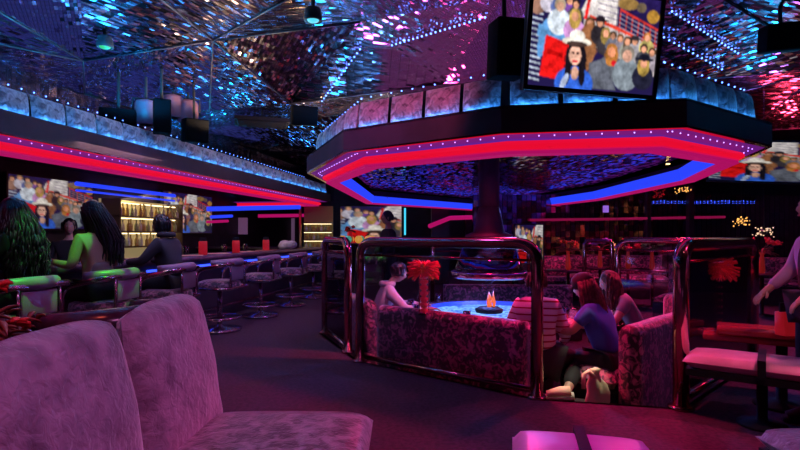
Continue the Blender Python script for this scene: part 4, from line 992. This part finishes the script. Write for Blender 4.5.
def person(label, loc, rz, J, skin=M_skin, top=M_blk, bottom=M_blk, sleeve='long', hair=None, headyaw=0, headpitch=0, shoe=M_blk, s=1, slim=1.0, face=True, neckline=.0, topname='shirt', extra=None, bare=False, seatdrop=True):
    """J: joints in local metres, +Y forward, pelvis at z=0; keys pel, waist, chest, neck, head, sh(L,R), el, wr, hip, kn, an, toe"""
    t = thing('person', label, 'person', loc, rz, None, s)
    V = []; E = []
    def v(p, r): V.append((Vector(p), r)); return len(V)-1
    def e(a, b): E.append((a, b)); return b
    k = slim
    cl = 1.0 if bare else .72
    pel = v(J['pel'], (.13*k*cl, .11*k*cl)); wa = e(pel, v(J['waist'], (.115*k*cl, .095*k*cl))); ch = e(wa, v(J['chest'], (.14*k*cl, .105*k*cl)))
    nb = e(ch, v(Vector(J['neck'])-Vector((0, 0, .05)), .060)); e(nb, v(Vector(J['neck'])+Vector((0, 0, .03)), .047)); nk = len(V)-1
    e(nk, v(Vector(J['head'])-Vector((0, 0, .04)), .05))
    for q, sd in ((0, -1), (1, 1)):
        sh = e(ch, v(J['sh'][q], .062*k)); el = e(sh, v(J['el'][q], .044)); wr = e(el, v(J['wr'][q], .027))
        hand(V, E, wr, J['wr'][q], Vector(J['wr'][q])-Vector(J['el'][q])+Vector(J.get('hd', (0, 0, 0))), -sd)
        hp = e(pel, v(J['hip'][q], .085*k)); kn = e(hp, v(J['kn'][q], .062*k)); an = e(kn, v(J['an'][q], .042)); e(an, v(J['toe'][q], .032))
    vs, fs = skin_mesh(V, E); mb = MB(); mb.add(vs, fs, 0, True)
    M = head_geo(mb, Vector(J['head'])+Vector((0, 0, .0)), headyaw, headpitch)
    mb.build('body', skin, t)
    if face: eyes(M, t)
    # clothing
    V = []; E = []
    if not bare:
        pel = v(J['pel'], (.158*k, .130*k)); wa = e(pel, v(J['waist'], (.145*k, .115*k))); ch = e(wa, v(J['chest'], (.165*k, .125*k))); e(ch, v(Vector(J['neck'])-Vector((0, 0, .05)), .088))
        for q in (0, 1):
            sh = e(ch, v(J['sh'][q], .078*k))
            A = Vector(J['sh'][q]); B = Vector(J['el'][q]); C = Vector(J['wr'][q])
            if sleeve == 'long': el = e(sh, v(B, .058)); e(el, v(B.lerp(C, .9), .040))
            else: e(sh, v(A.lerp(B, .62), .062))
    else:
        pel = v(J['pel'], (.155*k, .125*k)); wa = e(pel, v(J['waist'], (.135*k, .11*k))); e(wa, v(Vector(J['waist']).lerp(Vector(J['chest']), .35), (.14*k, .11*k)))
    vs, fs = skin_mesh(V, E); MB().add(vs, fs, 0, True).build(topname, top, t)
    V = []; E = []
    pel = v(Vector(J['pel'])-Vector((0, 0, .01)), (.16*k, .13*k))
    for q in (0, 1):
        hp = e(pel, v(J['hip'][q], .105*k)); kn = e(hp, v(J['kn'][q], .080*k)); e(kn, v(Vector(J['kn'][q]).lerp(Vector(J['an'][q]), .9), .058))
    vs, fs = skin_mesh(V, E); MB().add(vs, fs, 0, True).build('trousers', bottom, t)
    for q in (0, 1):
        a = Vector(J['an'][q]); b = Vector(J['toe'][q]); d_ = (b-a); d_.z = 0; d_.normalize(); a2 = a-d_*.03
        zb = min(a.z, b.z)-.02
        MB().tube([a2+Vector((0, 0, -.0)), (a2+b)/2+Vector((0, 0, .01)), b+d_*.03], .05, 12, taper=[.048, .05, .036]).build('shoe', shoe, t)
        MB().tube([a2-d_*.03+Vector((0, 0, -.045)), b+d_*.06+Vector((0, 0, -.03))], .03, 10, taper=[.038, .034]).build('sole', M_white if shoe is M_cream else M_blk, t)
    if hair:
        hm, L, spread, n, wave, seed, back = hair[:7]
        hair_geo(M, L, spread, n, wave, seed, back, hair[7] if len(hair) > 7 else 0).build('hair', hm, t)
    if extra: extra(t, M, J)
    return t
def seated(lean=.1, side=0, arms=((-.22, .30, .28), (.22, .30, .28)), elb=None, headf=0, legs=None, drop=.42, knee=.44, spread=.1, toe=None):
    J = {}; ly = math.sin(lean); lz = math.cos(lean)
    f = lambda h, dx=0, dy=0: Vector((dx+side*h, ly*h+dy, lz*h+.10))
    J['pel'] = Vector((0, 0, .10)); J['waist'] = f(.18); J['chest'] = f(.37); J['neck'] = f(.54, 0, .015+headf*.3); J['head'] = f(.69, 0, .04+headf)
    J['sh'] = [f(.45, -.165), f(.45, .165)]
    J['wr'] = [Vector(a) for a in arms]
    J['el'] = elb or [(J['sh'][q]+J['wr'][q])/2+Vector(((-.07, .07)[q], -.06, -.10)) for q in (0, 1)]
    J['hip'] = [Vector((-.10, .03, .06)), Vector((.10, .03, .06))]
    lg = legs or [((-spread-.05, knee, .06), (-spread-.04, knee+.05, .08-drop)), ((spread+.05, knee, .06), (spread+.04, knee+.05, .08-drop))]
    J['kn'] = [Vector(lg[0][0]), Vector(lg[1][0])]; J['an'] = [Vector(lg[0][1]), Vector(lg[1][1])]
    J['toe'] = [Vector(lg[q][1])+Vector((0, .13, -.035)) for q in (0, 1)]
    if toe: J['toe'][1] = J['an'][1]+Vector(toe)
    return J
RZ = PI/2-math.atan(SL)
# women at the bar (stool seat z .75)
x, y = bar(-3.93, 4.42)
person('seated person with long wavy green lit hair at the bar beside the planter', (x-.02, y, .77), RZ+.15, seated(.12, 0, ((-.2, .42, .34), (.2, .42, .34)), drop=.48), M_skin2, M_blk, M_blk, 'long', (M_hairb, .52, .24, 170, .04, 4, .16), .0, 0, slim=.95, s=1.04)
x, y = bar(-3.97, 5.28)
person('seated woman with long black hair and bare back lit green on the shoulder', (x, y, .77), RZ-.25, seated(.08, 0, ((-.2, .42, .34), (.2, .42, .34)), drop=.48, elb=[Vector((-.23, .05, .30)), Vector((.23, .05, .30))]), M_skin, mat('beige_dress', (.30, .20, .20), .8), M_blk, 'long', (M_hairb, .48, .10, 120, .012, 9, .02, .13), -.35, 0, bare=True, slim=1.0, topname='dress', s=1.08)
def hoodx(t, M, J):
    n_ = Vector(J['neck']); MB().tube([n_+Vector((.10*math.cos(a), .07*math.sin(a)-.03, .02)) for a in [2*PI*k/14 for k in range(14)]], .035, 10, closed=True).build('hood', M_hood, t)
x, y = bar(-3.95, 6.45)
person('seated person in a dark hoodie with short black hair at the bar', (x, y, .75), RZ, seated(.16, 0, ((-.22, .48, .32), (.22, .48, .32)), drop=.48), M_skin2, M_hood, M_blk, 'long', (M_hairb, .10, .02, 60, .003, 3, 0), 0, -.2, extra=hoodx, slim=1.12)
# bartender
def stand(arm=((-.22, .22, .95), (.22, .22, .95)), lean=0):
    J = {'pel': Vector((0, 0, .95)), 'waist': Vector((0, lean*.3, 1.12)), 'chest': Vector((0, lean*.6, 1.30)), 'neck': Vector((0, lean, 1.48)), 'head': Vector((0, .03+lean, 1.63))}
    J['sh'] = [Vector((-.18, lean*.8, 1.36)), Vector((.18, lean*.8, 1.36))]; J['wr'] = [Vector(a) for a in arm]
    J['el'] = [(J['sh'][q]+J['wr'][q])/2+Vector(((-.06, .06)[q], -.07, -.02)) for q in (0, 1)]
    J['hip'] = [Vector((-.10, 0, .90)), Vector((.10, 0, .90))]; J['kn'] = [Vector((-.11, .02, .50)), Vector((.11, .02, .50))]
    J['an'] = [Vector((-.11, -.02, .10)), Vector((.11, -.02, .10))]; J['toe'] = [Vector((-.12, .12, .045)), Vector((.12, .12, .045))]
    return J
person('bartender in black standing behind the counter between the two women', (-4.55, 7.15, 0), -RZ-1.2, stand(), M_skin, M_blk, M_blk, 'long', (M_hairb, .06, .01, 50, .003, 5, 0), s=.93)
person('standing dark figure in front of the wall television', (-.22, 9.8, 0), PI*.62, stand(), M_skin2, M_blk, M_blk, 'long', (M_hairb, .05, .01, 50, .003, 6, 0), s=1.06)
# server at the edge
person('standing server in a black vest with violet lit sleeve', (3.02, 3.75, 0), 1.35, stand(((-.25, .20, 1.0), (.2, .25, 1.0))), M_skin, mat('violet_lit_shirt', (.45, .30, .5), .8), M_blk, 'long', (M_hairb, .22, .06, 80, .01, 8, .03), s=.98,  # violet light on the sleeve put into the shirt colour
       extra=lambda t, M, J: MB().add(*skin_mesh([(J['pel'], (.165, .135)), (J['waist'], (.155, .125)), (J['chest'], (.172, .135)), (Vector(J['neck'])-Vector((0, 0, .06)), .08)], [(0, 1), (1, 2), (2, 3)]), 0, True).build('vest', M_blk, t))
# pit people: seat surface at z ~ .16
def ar(px, Y): return ((px-400)/F*Y, Y)
ds = mat('grey_hoodie', (.50, .44, .46), .9)
x, y = ar(384, 6.55)
person('person in a pale grey hoodie leaning over the fire table', (-.30, 6.45, .18), -PI/2+.2, seated(.32, 0, ((-.24, .62, .32), (.24, .62, .32)), drop=.42, headf=.03), M_skin2, ds, M_blk, 'long', (M_hairb, .05, .01, 60, .003, 11, 0), 0, -.5, extra=lambda t, M, J: MB().tube([Vector(J['neck'])+Vector((.09*math.cos(a), .07*math.sin(a)-.05, 0)) for a in [2*PI*k/14 for k in range(14)]], .035, 10, closed=True).build('hood', ds, t), slim=1.0)
# striped
ms = mat('striped_shirt', (.7, .66, .66), .85); b_ = ms.node_tree.nodes['Principled BSDF']
tc = nd(ms, 'ShaderNodeTexCoord'); sx = nd(ms, 'ShaderNodeSeparateXYZ'); lk(ms, tc.outputs['Object'], sx.inputs[0]); mu = nd(ms, 'ShaderNodeMath', operation='MULTIPLY'); mu.inputs[1].default_value = 1/.062; lk(ms, sx.outputs[2], mu.inputs[0])
fr = nd(ms, 'ShaderNodeMath', operation='FRACT'); lk(ms, mu.outputs[0], fr.inputs[0]); gt = nd(ms, 'ShaderNodeMath', operation='GREATER_THAN'); gt.inputs[1].default_value = .74; lk(ms, fr.outputs[0], gt.inputs[0])
mx = nd(ms, 'ShaderNodeMix', data_type='RGBA'); mx.inputs['A'].default_value = (.72, .66, .66, 1); mx.inputs['B'].default_value = (.30, .01, .03, 1); lk(ms, gt.outputs[0], mx.inputs['Factor']); lk(ms, mx.outputs['Result'], b_.inputs['Base Color'])
person('seated person in a white shirt with red stripes beside the brass post', (1.34, 5.10, .14), -.25, seated(.10, 0, ((-.22, .40, .28), (.26, .34, .16)), drop=.42, legs=[((-.12, .42, .06), (-.10, .40, -.34)), ((.40, .16, .02), (.27, -.27, -.17))], toe=(-.15, -.01, -.045)), M_skin, ms, M_blk, 'long', (M_hairbr, .05, .01, 50, .003, 12, 0), 0, -.1, shoe=M_cream, slim=1.36)
# woman in blue
def capx(t, M, J):
    c = MB().ball((0, -.006, .052), (.100, .118, .098), 20, M=M); c.build('cap', M_blk, t)
    MB().add([(x_*.07, .08+.085*(1-x_*x_)*q, .052-.02*q-.02*x_*x_+dz) for dz in (0, .008) for q in (0, 1) for x_ in (-1, -.6, -.2, .2, .6, 1)],
             [(i, i+1, i+7, i+6) for i in range(5)]+[(12+i, 12+i+6, 12+i+7, 12+i+1) for i in range(5)]+[(6+i, 6+i+1, 18+i+1, 18+i) for i in range(5)], 0, True, M).build('cap_brim', M_blk, t)
person('seated woman in a blue shirt and black cap with long brown hair', (2.02, 5.0, .13), .75, seated(.34, 0, ((-.20, .52, .33), (.16, .56, .33)), drop=.42, legs=[((-.14, .42, .04), (-.12, .36, -.34)), ((.12, .42, .04), (.08, .36, -.34))]), M_skin, M_blueshirt, M_blk, 'short', (M_hairbr, .52, .13, 150, .02, 14, .22, .05), .1, -.35, extra=capx, slim=1.08)
person('seated woman in a grey shirt with brown hair looking at the fire table', (2.75, 5.9, .13), 1.25, seated(.42, 0, ((-.24, .55, .32), (.24, .50, .34)), drop=.42, headf=.03), M_skin, M_greyshirt, M_blk, 'short', (M_hairbr, .34, .10, 120, .015, 15, .03), .1, -.4, slim=.95)
# white bag on the pit floor
t = thing('white_bag', 'slouched cream cloth bag with long strap on the pit floor', 'bag', (1.76, 4.66, -.12), .2, None, 1.1)
b = MB()
b.lathe([(.10, 0), (.115, .03), (.10, .10), (.085, .17), (.05, .22), (.045, .26), (.055, .29), (.03, .30)], (0, 0, 0), 18)
b.v = [(x_*1.0+.02*math.sin(z_*18), y_*.55+.012*math.sin(x_*70), z_) for x_, y_, z_ in b.v]
b.build('pouch', M_cream, t)
MB().tube([(-.04, -.03, .24), (-.10, -.05, .29), (-.15, -.06, .27), (-.165, -.08, .16)], .017, 8).build('strap', M_cream, t)
